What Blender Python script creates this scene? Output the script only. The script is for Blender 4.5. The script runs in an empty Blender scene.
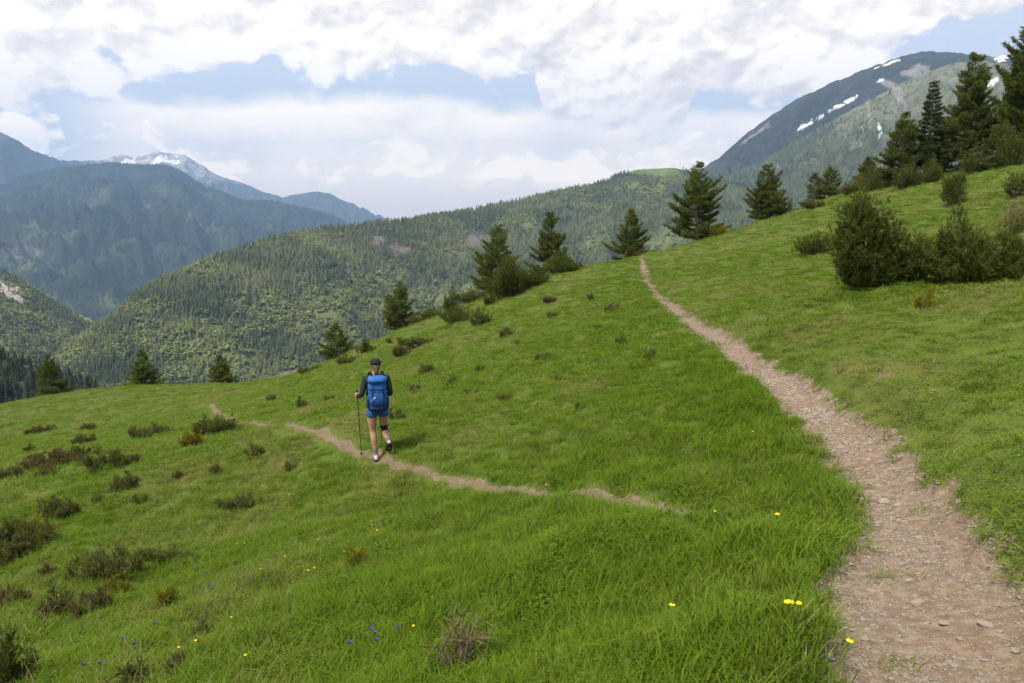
import bpy, bmesh, math, random
import numpy as np
from mathutils import Vector, Matrix, Euler

R = math.radians
rng = np.random.default_rng(7)
random.seed(7)
scene = bpy.context.scene
COL = scene.collection

# ------------------------------------------------------------------ camera
W, H, F = 1024, 683, 740.0
HORIZON = 203.0
PITCH = math.atan((341.5 - HORIZON) / F)
CP, SP = math.cos(PITCH), math.sin(PITCH)

def ray(px, py):
    u = (np.asarray(px, float) - 512) / F
    v = -(np.asarray(py, float) - 341.5) / F
    return u, CP + v * SP, -SP + v * CP

def at_depth(px, py, Y):
    dx, dy, dz = ray(px, py)
    return dx / dy * Y, Y, dz / dy * Y

def project(x, y, z):
    f = y * CP - z * SP
    up = y * SP + z * CP
    f = np.maximum(f, 1e-3)
    return 512 + F * x / f, 341.5 - F * up / f

# ------------------------------------------------------------------ noise
_p = np.random.default_rng(3).permutation(512).astype(np.int64)
_ga = np.random.default_rng(4).uniform(0, 2 * np.pi, 512)
_gx, _gy = np.cos(_ga), np.sin(_ga)

def pn(x, y, seed=0):
    x = np.asarray(x, float) + seed * 17.31
    y = np.asarray(y, float) + seed * 9.77
    xi = np.floor(x).astype(np.int64); yi = np.floor(y).astype(np.int64)
    xf = x - xi; yf = y - yi
    u = xf * xf * xf * (xf * (xf * 6 - 15) + 10)
    v = yf * yf * yf * (yf * (yf * 6 - 15) + 10)
    def g(ix, iy, fx, fy):
        h = _p[(_p[ix & 511] + iy) & 511]
        return _gx[h] * fx + _gy[h] * fy
    a = g(xi, yi, xf, yf); b = g(xi + 1, yi, xf - 1, yf)
    c = g(xi, yi + 1, xf, yf - 1); d = g(xi + 1, yi + 1, xf - 1, yf - 1)
    return (a + (b - a) * u) * (1 - v) + (c + (d - c) * u) * v

def fbm(x, y, seed=0, octv=4, gain=0.5, lac=2.03):
    s = 0; a = 1; n = 0
    for k in range(octv):
        s = s + a * pn(x, y, seed + k * 3); n += a
        a *= gain; x = x * lac; y = y * lac
    return s / n * 1.6

def ridged(x, y, seed=0, octv=4):
    s = 0; a = 1; n = 0
    for k in range(octv):
        s = s + a * (1 - np.abs(pn(x, y, seed + k * 3)) * 2.2); n += a
        a *= 0.5; x = x * 2.07; y = y * 2.07
    return s / n

def sstep(a, b, x):
    t = np.clip((x - a) / (b - a), 0, 1)
    return t * t * (3 - 2 * t)

# ------------------------------------------------------------------ tagging
def tag(o, label=None, cat=None, group=None, kind=None):
    if label: o['label'] = label
    if cat: o['category'] = cat
    if group: o['group'] = group
    if kind: o['kind'] = kind
    return o

def link(o, parent=None):
    COL.objects.link(o)
    if parent is not None: o.parent = parent
    return o

def empty(name, loc, rz=0.0, scale=1.0):
    o = bpy.data.objects.new(name, None)
    o.empty_display_size = 0.2
    o.location = loc; o.rotation_euler = (0, 0, rz); o.scale = (scale,) * 3
    return link(o)

def make_mesh(name, V, faces, mats=(), attrs=None, smooth=False):
    """faces: (n,k) int array or list of such arrays"""
    me = bpy.data.meshes.new(name)
    V = np.asarray(V, np.float32)
    if isinstance(faces, np.ndarray): faces = [faces]
    faces = [np.asarray(f, np.int32) for f in faces if len(f)]
    me.vertices.add(len(V)); me.vertices.foreach_set('co', V.ravel())
    loops = np.concatenate([f.ravel() for f in faces]) if faces else np.zeros(0, np.int32)
    sizes = np.concatenate([np.full(len(f), f.shape[1], np.int32) for f in faces]) if faces else np.zeros(0, np.int32)
    starts = np.concatenate([[0], np.cumsum(sizes)[:-1]]).astype(np.int32) if len(sizes) else sizes
    me.loops.add(len(loops)); me.loops.foreach_set('vertex_index', loops)
    me.polygons.add(len(sizes)); me.polygons.foreach_set('loop_start', starts)
    if smooth: me.polygons.foreach_set('use_smooth', np.ones(len(sizes), bool))
    me.update(calc_edges=True)
    for k, (typ, arr) in (attrs or {}).items():
        a = me.attributes.new(k, typ, 'POINT')
        arr = np.asarray(arr)
        if typ == 'FLOAT': a.data.foreach_set('value', arr.astype(np.float32).ravel())
        elif typ == 'INT': a.data.foreach_set('value', arr.astype(np.int32).ravel())
        elif typ == 'FLOAT_VECTOR': a.data.foreach_set('vector', arr.astype(np.float32).ravel())
        elif typ == 'FLOAT_COLOR':
            c = np.ones((len(arr), 4), np.float32); c[:, :3] = arr
            a.data.foreach_set('color', c.ravel())
    for m in mats: me.materials.append(m)
    me.validate()
    return me

def mesh_obj(name, V, faces, mats=(), attrs=None, smooth=False, parent=None):
    return link(bpy.data.objects.new(name, make_mesh(name, V, faces, mats, attrs, smooth)), parent)

# ------------------------------------------------------------------ node helpers
class NT:
    def __init__(s, tree): s.t = tree; s.n = tree.nodes; s.l = tree.links
    def node(s, typ, **kw):
        n = s.n.new(typ)
        for k, v in kw.items(): setattr(n, k, v)
        return n
    def set(s, sock, v):
        if isinstance(v, bpy.types.NodeSocket): s.l.new(v, sock)
        else: sock.default_value = v
    def m(s, op, a, b=None, c=None, clamp=False):
        n = s.node('ShaderNodeMath', operation=op, use_clamp=clamp)
        s.set(n.inputs[0], a)
        if b is not None: s.set(n.inputs[1], b)
        if c is not None: s.set(n.inputs[2], c)
        return n.outputs[0]
    def vm(s, op, a, b=None, scale=None):
        n = s.node('ShaderNodeVectorMath', operation=op)
        s.set(n.inputs[0], a)
        if b is not None: s.set(n.inputs[1], b)
        if scale is not None: s.set(n.inputs['Scale'], scale)
        return n.outputs[0]
    def noise(s, vec, scale, detail=4, rough=0.5, dist=0.0, color=False, flat=False):
        n = s.node('ShaderNodeTexNoise', noise_dimensions='2D' if flat else '3D')
        if vec is not None: s.set(n.inputs['Vector'], vec)
        n.inputs['Scale'].default_value = scale; n.inputs['Detail'].default_value = detail
        n.inputs['Roughness'].default_value = rough; n.inputs['Distortion'].default_value = dist
        return n.outputs['Color' if color else 'Fac']
    def mix(s, f, a, b, blend='MIX'):
        n = s.node('ShaderNodeMix', data_type='RGBA', blend_type=blend)
        s.set(n.inputs[0], f)
        for sock, v in ((n.inputs[6], a), (n.inputs[7], b)):
            if isinstance(v, tuple): v = (*v[:3], 1)
            s.set(sock, v)
        return n.outputs[2]
    def ramp(s, f, stops):
        n = s.node('ShaderNodeValToRGB')
        e = n.color_ramp.elements
        while len(e) < len(stops): e.new(0.5)
        for k, (p, c) in enumerate(stops):
            e[k].position = p; e[k].color = (*c, 1) if len(c) == 3 else c
        s.set(n.inputs[0], f)
        return n.outputs[0]
    def sm(s, x, a, b):
        n = s.node('ShaderNodeMapRange', interpolation_type='SMOOTHSTEP')
        s.set(n.inputs[0], x); n.inputs[1].default_value = a; n.inputs[2].default_value = b
        return n.outputs[0]
    def attr(s, name, typ='GEOMETRY', out='Fac'):
        n = s.node('ShaderNodeAttribute', attribute_name=name, attribute_type=typ)
        return n.outputs[out]
    def pos(s):
        return s.node('ShaderNodeNewGeometry').outputs['Position']
    def obj(s):
        return s.node('ShaderNodeTexCoord').outputs['Object']

def new_mat(name):
    m = bpy.data.materials.new(name); m.use_nodes = True
    m.node_tree.nodes.clear()
    t = NT(m.node_tree)
    out = t.node('ShaderNodeOutputMaterial')
    return m, t, out

def principled(t, out, color, rough=0.8, bump=None, bump_dist=0.02, strength=0.6, spec=0.3):
    b = t.node('ShaderNodeBsdfPrincipled')
    if isinstance(color, tuple): color = (*color, 1)
    t.set(b.inputs['Base Color'], color)
    t.set(b.inputs['Roughness'], rough)
    b.inputs['Specular IOR Level'].default_value = spec
    if bump is not None:
        n = t.node('ShaderNodeBump'); n.inputs['Distance'].default_value = bump_dist
        n.inputs['Strength'].default_value = strength
        t.set(n.inputs['Height'], bump); t.l.new(n.outputs[0], b.inputs['Normal'])
    t.l.new(b.outputs[0], out.inputs[0])
    return b

def leaf_shader(t, out, color, trans=0.3, rough=0.6, spec=0.25):
    b = t.node('ShaderNodeBsdfPrincipled')
    t.set(b.inputs['Base Color'], color); b.inputs['Roughness'].default_value = rough
    b.inputs['Specular IOR Level'].default_value = spec
    tr = t.node('ShaderNodeBsdfTranslucent'); t.set(tr.inputs[0], color)
    mx = t.node('ShaderNodeMixShader'); mx.inputs[0].default_value = trans
    t.l.new(b.outputs[0], mx.inputs[1]); t.l.new(tr.outputs[0], mx.inputs[2])
    t.l.new(mx.outputs[0], out.inputs[0])

def mat_foliage(name, stops, trans=0.42, rough=0.75, spec=0.07):
    """colour from a per-clump random tint"""
    m, t, out = new_mat(name)
    c = t.ramp(t.attr('tint'), stops)
    leaf_shader(t, out, c, trans, rough, spec)
    return m

def mat_plain(name, c1, c2, scale=8, rough=0.8, bump=0.01, detail=5, spec=0.3):
    m, t, out = new_mat(name)
    n = t.noise(t.obj(), scale, detail, 0.6)
    c = t.ramp(n, [(0.3, c1), (0.7, c2)])
    principled(t, out, c, rough, n, bump, 0.7, spec)
    return m

# ------------------------------------------------------------------ near ground
TRAIL = [(985, 800, 1.55), (960, 740, 1.95), (938, 683, 2.4), (912, 560, 3.7), (880, 470, 5.8), (805, 400, 9.6), (755, 365, 13.5), (703, 330, 19.5),
         (667, 303, 28), (647, 280, 38), (638, 258, 52)]
SIDE = [(865, 552, 3.9), (790, 528, 4.7), (715, 513, 5.5), (640, 503, 6.5), (540, 492, 8.5), (440, 480, 10.6), (377, 460, 12.5), (330, 437, 15),
        (298, 428, 17), (268, 424, 19.5), (235, 421, 24), (217, 413, 32), (211, 404, 42)]
CTRL = TRAIL[2:] + SIDE[2:] + [
    (882, 285, 18), (980, 283, 17.5), (1024, 600, 3.0), (1024, 450, 5.3), (1024, 350, 8.5), (1024, 285, 16), (1024, 220, 28),
    (1024, 160, 45), (920, 178, 52), (850, 192, 55), (790, 213, 55), (720, 236, 56), (760, 270, 32), (900, 320, 13),
    (0, 683, 5.2), (512, 683, 3.3), (256, 683, 4.2), (700, 683, 2.8), (0, 550, 10.5), (0, 470, 19), (0, 405, 55), (75, 393, 60), (150, 386, 62), (240, 385, 62),
    (290, 376, 55), (340, 360, 52), (400, 331, 50), (460, 308, 50), (520, 285, 50), (580, 268, 51), (450, 380, 22), (300, 400, 30),
    (150, 430, 28), (560, 330, 27), (600, 420, 11.5), (200, 520, 11.5), (100, 600, 8)]
pts = np.array([at_depth(*c) for c in CTRL])
extra = []
for c in [(0, 405, 55), (150, 386, 62), (240, 385, 62), (340, 360, 52), (460, 308, 50), (580, 268, 51), (720, 236, 56), (850, 192, 55), (1024, 160, 52)]:
    x, y, z = at_depth(*c)
    for k, dd in ((1.5, 6.0), (2.0, 16.0)):
        extra.append((x * k, y * k, z * k - dd))
extra += [(3.2, -6, -1.2), (-8, -6, -4.0), (14, -6, 2.0), (12, 3, 1.1), (-14, 3, -5.2), (30, 10, 5.2), (1.3, 0.0, -1.62), (-2, 0, -2.45), (4, 0, -0.85), (45, 30, 8)]
pts = np.vstack([pts, np.array(extra)])
def _tps(r2):
    return 0.5 * r2 * np.log(r2 + 1e-9)
_n = len(pts)
_A = np.zeros((_n + 3, _n + 3))
_d2 = ((pts[:, None, :2] - pts[None, :, :2]) ** 2).sum(-1)
_A[:_n, :_n] = _tps(_d2) + np.eye(_n) * (0.4 * np.maximum(1, pts[:, 1]) / 10)
_A[:_n, _n] = 1; _A[:_n, _n + 1:] = pts[:, :2]; _A[_n, :_n] = 1; _A[_n + 1:, :_n] = pts[:, :2].T
_w = np.linalg.solve(_A, np.concatenate([pts[:, 2], [0, 0, 0]]))

def polyline(ctrl, n=14):
    P = np.array([at_depth(*c)[:2] for c in ctrl])
    out = []
    for i in range(len(P) - 1):
        p0, p1, p2, p3 = P[max(i - 1, 0)], P[i], P[i + 1], P[min(i + 2, len(P) - 1)]
        for k in range(n):
            t = k / n
            out.append(0.5 * (2 * p1 + (p2 - p0) * t + (2 * p0 - 5 * p1 + 4 * p2 - p3) * t * t + (3 * p1 - p0 - 3 * p2 + p3) * t ** 3))
    out.append(P[-1])
    return np.array(out)
LT, LS = polyline(TRAIL), polyline(SIDE)

def seg_dist(x, y, L):
    """distance to a polyline, and which side (positive = left of its direction)"""
    best = np.full(x.shape, 1e9); side = np.zeros(x.shape)
    for a, b in zip(L[:-1], L[1:]):
        d = b - a; l2 = d @ d
        t = np.clip(((x - a[0]) * d[0] + (y - a[1]) * d[1]) / l2, 0, 1)
        ex, ey = x - a[0] - t * d[0], y - a[1] - t * d[1]
        q = np.hypot(ex, ey)
        s = d[0] * ey - d[1] * ex
        m = q < best
        best[m] = q[m]; side[m] = s[m]
    return best, np.sign(side)

def path_info(x, y):
    """(main trail mask, side trail mask, signed distance to the main trail)"""
    x = np.asarray(x, float); y = np.asarray(y, float)
    d1 = np.full(x.shape, 99.0); s1 = np.ones(x.shape); d2 = np.full(x.shape, 99.0)
    near = (np.abs(x) < 40) & (y > 0.2) & (y < 60)
    if near.any():
        a, b = seg_dist(x[near], y[near], LT)
        d1[near] = a; s1[near] = b
        d2[near] = seg_dist(x[near], y[near], LS)[0]
    nz = fbm(x * 1.7, y * 1.7, 5, 4) * 0.16
    wide = 0.27 + 0.09 * sstep(5.5, 3.5, y) + fbm(x * 0.5, y * 0.5, 9, 2) * 0.14 - 0.12 * sstep(16, 40, y)
    e = np.where(s1 < 0, nz * 1.25 + 0.04 * (fbm(x * 5, y * 5, 4, 2)), nz * 0.6)
    m1 = sstep(0.15, -0.12, d1 - wide - e - 0.13 * fbm(x * 6, y * 6, 6, 3) * (y < 12)) * (1 - 0.5 * sstep(25, 50, y) * sstep(-0.1, 0.3, fbm(x * 2, y * 0.8, 8, 3)))
    patch = sstep(-0.15, 0.35, fbm(x * 0.9, y * 0.9, 21, 3))
    m2 = sstep(0.10, -0.08, d2 - 0.11 - nz * 0.6) * (0.72 + 0.28 * patch) * sstep(3.6, 6.0, y)
    return m1, m2, d1 * s1

def ground(x, y, detail=True):
    x = np.asarray(x, float); y = np.asarray(y, float)
    shp = x.shape; x = x.ravel(); y = y.ravel()
    r = np.hypot(x, y)
    z = np.zeros_like(x)
    k = r < 700
    xs, ys = x[k], y[k]
    zz = np.zeros_like(xs)
    for i in range(0, len(xs), 40000):
        sl = slice(i, i + 40000)
        d2 = (xs[sl, None] - pts[None, :, 0]) ** 2 + (ys[sl, None] - pts[None, :, 1]) ** 2
        zz[sl] = _tps(d2) @ _w[:_n] + _w[_n] + _w[_n + 1] * xs[sl] + _w[_n + 2] * ys[sl]
    z[k] = zz
    far = np.clip(0.30 * x - 0.52 * np.maximum(0, y - 55) - 6, -645, 60)
    far = np.where(y < 0, np.clip(0.30 * x - 3, -390, 60), far)
    far = far + sstep(200, 2000, r) * fbm(x / 400, y / 400, 2, 3) * 20
    far = np.where(r > 6000, np.minimum(far, -300), far)
    b = sstep(85, 240, r)
    z = z * (1 - b) + far * b
    z = np.clip(z, -660, 90)
    if detail:
        fade = 1 - sstep(60, 160, r)
        bump = fbm(x * 0.45, y * 0.45, 11, 3) * 0.21 + fbm(x * 1.6, y * 1.6, 13, 3) * 0.11 + np.abs(fbm(x * 3.1, y * 3.1, 17, 2)) * 0.05
        m1, m2, sd = path_info(x, y)
        z = z + bump * fade * (1 - 0.75 * m1) - 0.07 * m1 - 0.05 * m2
        # a low lip on the downhill edge, a small bank cut on the uphill edge
        z = z + fade * (0.06 * np.exp(-((sd - 0.75) / 0.3) ** 2) + 0.07 * sstep(-0.35, -0.75, sd) * np.exp(-np.maximum(0, -sd - 0.75) / 1.2)) * (y > 0.5) * (y < 55)
        z = z + 0.02 * m1 * fbm(x * 6, y * 6, 31, 3)
    return z.reshape(shp)

def gz(x, y):
    return float(ground(np.array([x]), np.array([y]))[0])

def at(px, py, lo=1.6, hi=80):
    """the point of the near slope that the ray through a pixel meets first"""
    Y = np.geomspace(lo, hi, 500)
    X, _, Z = at_depth(px, py, Y)
    G = ground(X, Y)
    hit = np.nonzero(Z < G)[0]
    if len(hit) == 0:
        i = int(np.argmin(Z - G))
    else:
        i = int(hit[0])
    return float(X[i]), float(Y[i]), float(G[i])

def build_ground():
    rr = np.concatenate([np.geomspace(0.5, 150, 410), np.geomspace(158, 15500, 80)])
    fine = np.linspace(-47, 47, 721)
    aa = np.radians(np.concatenate([fine, np.linspace(49, 311, 110)]))
    A, Rr = np.meshgrid(aa, rr)
    X, Y = np.sin(A) * Rr, np.cos(A) * Rr
    Z = ground(X, Y)
    nr, na = X.shape
    V = np.stack([X, Y, Z], -1).reshape(-1, 3)
    c = ground(np.array([0.0]), np.array([0.0]))
    V = np.vstack([V, [[0, 0, c[0]]]])
    i, j = np.meshgrid(np.arange(nr - 1), np.arange(na), indexing='ij')
    j2 = (j + 1) % na
    Q = np.stack([i * na + j, i * na + j2, (i + 1) * na + j2, (i + 1) * na + j], -1).reshape(-1, 4)[:, ::-1]
    jj = np.arange(na)
    T = np.stack([np.full(na, nr * na), (jj + 1) % na, jj], -1)[:, ::-1]
    m1, m2, sd = path_info(V[:, 0], V[:, 1])
    mk = np.maximum(m1, m2)
    def split(sel, name, extraT=None):
        f = Q[sel]
        ids = np.unique(f.ravel() if extraT is None else np.concatenate([f.ravel(), extraT.ravel()]))
        mp = np.zeros(len(V), np.int64); mp[ids] = np.arange(len(ids))
        fs = [mp[f]] + ([mp[extraT]] if extraT is not None else [])
        return mesh_obj(name, V[ids], fs, [M['ground']], {'path': ('FLOAT', mk[ids]), 'side': ('FLOAT', (m2 * (1 - m1))[ids]), 'lush': ('FLOAT', lushness(V[ids, 0], V[ids, 1], sd[ids]))}, smooth=True)
    q1, q2 = m1[Q].mean(1) > 0.45, m2[Q].mean(1) > 0.42
    g = split(~(q1 | q2), 'ground', T)
    tag(g, 'grassy green mountain slope dropping away to the left', 'ground', kind='structure')
    p = split(q1, 'footpath'); tag(p, 'stony brown dirt footpath curving up the slope from the lower right', 'path', kind='structure')
    s = split(q2 & ~q1, 'footpath'); tag(s, 'narrow worn side trail crossing the grass under the hiker', 'path', kind='structure')

def lushness(x, y, sd):
    left = sstep(0.1, 0.6, sd) * np.exp(-np.maximum(0, sd - 1.0) / 2.2)
    right = sstep(-0.2, -0.6, sd) * np.exp(-np.maximum(0, -sd - 1.0) / 2.5)
    n = fbm(x * 0.35, y * 0.35, 41, 4)
    return np.clip(0.5 + 0.40 * left - 0.10 * right + n * 0.45, 0, 1)

# ------------------------------------------------------------------ materials
M = {}
def grass_colour(t, lush, rnd):
    """lush green to straw; big soft patches in the ground, never light and shade"""
    p = t.pos()
    sp = t.vm('MULTIPLY', p, (1.0, 0.55, 1.0))
    n1 = t.noise(sp, 0.55, 5, 0.6)
    n2 = t.noise(p, 2.3, 4, 0.6)
    green = t.ramp(t.m('MULTIPLY_ADD', rnd, 0.45, t.m('MULTIPLY', n2, 0.62)), [(0.2, GRASS[0]), (0.5, GRASS[1]), (0.85, GRASS[2])])
    dry = t.mix(n2, GRASS[3], GRASS[4])
    dn = t.m('ADD', t.m('SUBTRACT', n1, t.m('MULTIPLY_ADD', lush, 0.30, -0.13)), t.m('MULTIPLY_ADD', rnd, 0.30, -0.15))
    return t.mix(t.m('MULTIPLY', t.sm(dn, 0.45, 0.74), 0.75), green, dry)

GRASS = [(0.054, 0.108, 0.006), (0.100, 0.174, 0.010), (0.163, 0.236, 0.021), (0.185, 0.175, 0.048), (0.25, 0.215, 0.075)]

def build_materials():
    m, t, out = new_mat('ground_soil_and_turf')
    p = t.pos()
    path = t.attr('path'); lush = t.attr('lush')
    n = t.noise(p, 14, 6, 0.65); n_big = t.noise(p, 1.6, 4, 0.6); n_fine = t.noise(p, 70, 4, 0.7)
    v = t.node('ShaderNodeTexVoronoi'); v.inputs['Scale'].default_value = 80; t.set(v.inputs['Vector'], p)
    dirt = t.ramp(n, [(0.25, (0.090, 0.063, 0.041)), (0.5, (0.200, 0.148, 0.103)), (0.78, (0.35, 0.28, 0.21))])
    dirt = t.mix(t.m('MULTIPLY', n_big, 0.35), dirt, (0.13, 0.085, 0.055))
    sepc = t.node('ShaderNodeSeparateColor'); t.set(sepc.inputs[0], v.outputs['Color'])
    stone = t.m('MULTIPLY', t.sm(sepc.outputs[0], 0.70, 0.80), t.sm(v.outputs['Distance'], 0.55, 0.25))
    dirt = t.mix(t.m('MULTIPLY', stone, 0.8), dirt, t.mix(sepc.outputs[1], (0.24, 0.18, 0.14), (0.44, 0.37, 0.31)))
    g = grass_colour(t, lush, t.noise(p, 9, 3, 0.6))
    thatch = t.mix(t.sm(n_fine, 0.40, 0.62), t.mix(0.25, g, (0.045, 0.055, 0.010)), (0.060, 0.058, 0.018))
    bare = t.sm(t.noise(t.vm('MULTIPLY', p, (1, .6, 1)), 1.1, 5, 0.62), 0.66, 0.73)
    thatch = t.mix(t.m('MULTIPLY', bare, 0.75), thatch, (0.15, 0.10, 0.062))
    dirt = t.mix(t.m('MULTIPLY', t.attr('side'), 0.75), dirt, t.mix(n, (0.075, 0.058, 0.030), (0.19, 0.145, 0.085)))
    edge = t.sm(t.m('MULTIPLY_ADD', t.m('SUBTRACT', n, 0.5), 0.9, path), 0.25, 0.62)
    c = t.mix(edge, thatch, dirt)
    h = t.m('ADD', t.m('MULTIPLY', n, 0.6), t.m('MULTIPLY', stone, 0.5))
    principled(t, out, c, 0.92, t.m('ADD', h, t.m('MULTIPLY', n_fine, 0.3)), 0.02, 0.9, 0.15)
    M['ground'] = m

    m, t, out = new_mat('grass_blades')
    rnd = t.attr('tint', 'INSTANCER'); lush = t.attr('lush', 'INSTANCER')
    c = grass_colour(t, lush, t.m('ADD', t.m('MULTIPLY', rnd, 0.55), t.m('MULTIPLY', t.attr('blade'), 0.45)))
    deadb = t.sm(t.m('SUBTRACT', t.attr('blade'), t.m('MULTIPLY', lush, 0.08)), 0.905, 0.935)
    c = t.mix(deadb, c, (0.33, 0.28, 0.13))
    leaf_shader(t, out, c, 0.35, 0.7, 0.08)
    M['grass'] = m

    M['pine'] = mat_foliage('pine_needles', [(0.0, (0.058, 0.080, 0.020)), (0.5, (0.108, 0.136, 0.032)), (1.0, (0.19, 0.21, 0.052))])
    M['pine_light'] = mat_foliage('young_pine_needles', [(0.0, (0.055, 0.078, 0.018)), (0.5, (0.10, 0.125, 0.030)), (1.0, (0.16, 0.18, 0.045))])
    M['spruce'] = mat_foliage('spruce_needles', [(0.0, (0.030, 0.046, 0.018)), (0.5, (0.056, 0.078, 0.028)), (1.0, (0.10, 0.125, 0.040))])
    M['bush'] = mat_foliage('dwarf_pine_needles', [(0.0, (0.048, 0.068, 0.014)), (0.5, (0.092, 0.112, 0.022)), (0.93, (0.165, 0.172, 0.038)), (1.0, (0.19, 0.15, 0.06))])
    M['bush_dark'] = mat_foliage('dark_dwarf_pine_needles', [(0.0, (0.040, 0.058, 0.012)), (0.5, (0.078, 0.100, 0.020)), (0.9, (0.15, 0.165, 0.032)), (1.0, (0.17, 0.14, 0.045))])
    M['juniper'] = mat_foliage('juniper_needles', [(0.0, (0.055, 0.066, 0.018)), (0.45, (0.105, 0.118, 0.030)), (0.8, (0.16, 0.155, 0.046)), (1.0, (0.22, 0.15, 0.07))])
    M['juniper_brown'] = mat_foliage('brown_juniper_needles', [(0.0, (0.055, 0.050, 0.018)), (0.45, (0.105, 0.095, 0.032)), (0.8, (0.16, 0.125, 0.050)), (1.0, (0.21, 0.145, 0.08))])
    M['juniper_gold'] = mat_foliage('golden_juniper_needles', [(0.0, (0.08, 0.085, 0.012)), (0.5, (0.17, 0.165, 0.016)), (1.0, (0.28, 0.24, 0.022))])
    M['dead'] = mat_foliage('dry_twigs', [(0.0, (0.075, 0.05, 0.032)), (0.5, (0.14, 0.095, 0.06)), (1.0, (0.22, 0.165, 0.11))], 0.05)
    M['bark'] = mat_plain('grey_brown_bark', (0.05, 0.036, 0.026), (0.15, 0.115, 0.088), 14)
    M['twig'] = mat_plain('grey_twig_bark', (0.10, 0.075, 0.058), (0.26, 0.215, 0.18), 20)
    M['stone'] = mat_plain('pale_path_stone', (0.21, 0.165, 0.13), (0.41, 0.35, 0.29), 22, 0.9, 0.008)
    M['yellow'] = mat_plain('yellow_petals', (0.70, 0.46, 0.005), (0.82, 0.62, 0.01), 30, 0.5)
    M['blue_petal'] = mat_plain('violet_blue_petals', (0.030, 0.026, 0.20), (0.07, 0.06, 0.34), 30, 0.5)
    M['stem'] = mat_plain('green_stem', (0.05, 0.10, 0.015), (0.09, 0.15, 0.025), 30, 0.6)

# ------------------------------------------------------------------ scatter (stuff only)
def proto(name, V, faces, mats, attrs=None, smooth=False):
    return bpy.data.objects.new(name, make_mesh(name, V, faces, mats, attrs, smooth))

def scatter(name, protos, P, rot, scl, idx, extra=None):
    col = bpy.data.collections.new(name + '_kinds')
    for o in protos: col.objects.link(o)
    attrs = {'rot': ('FLOAT_VECTOR', rot), 'scl': ('FLOAT_VECTOR', scl), 'kind_index': ('INT', idx)}
    for k, a in (extra or {}).items(): attrs[k] = ('FLOAT', a)
    ob = mesh_obj(name, P, np.zeros((0, 3), np.int32), [], attrs)
    ng = bpy.data.node_groups.new(name + '_scatter', 'GeometryNodeTree')
    ng.interface.new_socket('Geometry', in_out='INPUT', socket_type='NodeSocketGeometry')
    ng.interface.new_socket('Geometry', in_out='OUTPUT', socket_type='NodeSocketGeometry')
    n = ng.nodes; l = ng.links
    gi = n.new('NodeGroupInput'); go = n.new('NodeGroupOutput')
    ci = n.new('GeometryNodeCollectionInfo')
    ci.inputs['Collection'].default_value = col
    ci.inputs['Separate Children'].default_value = True
    ci.inputs['Reset Children'].default_value = True
    ip = n.new('GeometryNodeInstanceOnPoints')
    ip.inputs['Pick Instance'].default_value = True
    def na(nm, typ):
        q = n.new('GeometryNodeInputNamedAttribute'); q.data_type = typ
        q.inputs['Name'].default_value = nm
        return q.outputs['Attribute']
    l.new(gi.outputs[0], ip.inputs['Points']); l.new(ci.outputs[0], ip.inputs['Instance'])
    l.new(na('kind_index', 'INT'), ip.inputs['Instance Index'])
    e2r = n.new('FunctionNodeEulerToRotation')
    l.new(na('rot', 'FLOAT_VECTOR'), e2r.inputs[0]); l.new(e2r.outputs[0], ip.inputs['Rotation'])
    l.new(na('scl', 'FLOAT_VECTOR'), ip.inputs['Scale'])
    l.new(ip.outputs[0], go.inputs[0])
    md = ob.modifiers.new('scatter', 'NODES'); md.node_group = ng
    return ob

def grass_clump(seed, n=36, rad=0.11, h=(0.07, 0.15), w=0.0035, lean=0.5, seg=3):
    r = np.random.default_rng(seed)
    V = []; Fq = []; bl = []
    for k in range(n):
        a = r.uniform(0, 2 * np.pi); q = rad * math.sqrt(r.uniform())
        b = np.array([math.cos(a) * q, math.sin(a) * q, -0.01])
        hh = r.uniform(*h); la = r.uniform(0, 2 * np.pi); le = hh * r.uniform(0.15, 1.0) * lean * 2
        ld = np.array([math.cos(la), math.sin(la), 0])
        sd = np.array([-ld[1], ld[0], 0]); tw = r.uniform(-0.7, 0.7)
        sd = sd * math.cos(tw) + ld * math.sin(tw)
        ww = w * r.uniform(0.7, 1.4); t = r.uniform()
        base = len(V)
        for s in range(seg + 1):
            f = s / seg
            c = b + np.array([0, 0, hh * (f - 0.25 * lean * f ** 3)]) + ld * le * f ** 2
            wk = ww * (1 - f ** 1.6) + 0.0003
            V += [c - sd * wk, c + sd * wk]; bl += [t, t]
        for s in range(seg):
            i = base + 2 * s
            Fq.append((i, i + 1, i + 3, i + 2))
    return np.array(V), np.array(Fq), np.array(bl)

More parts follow.
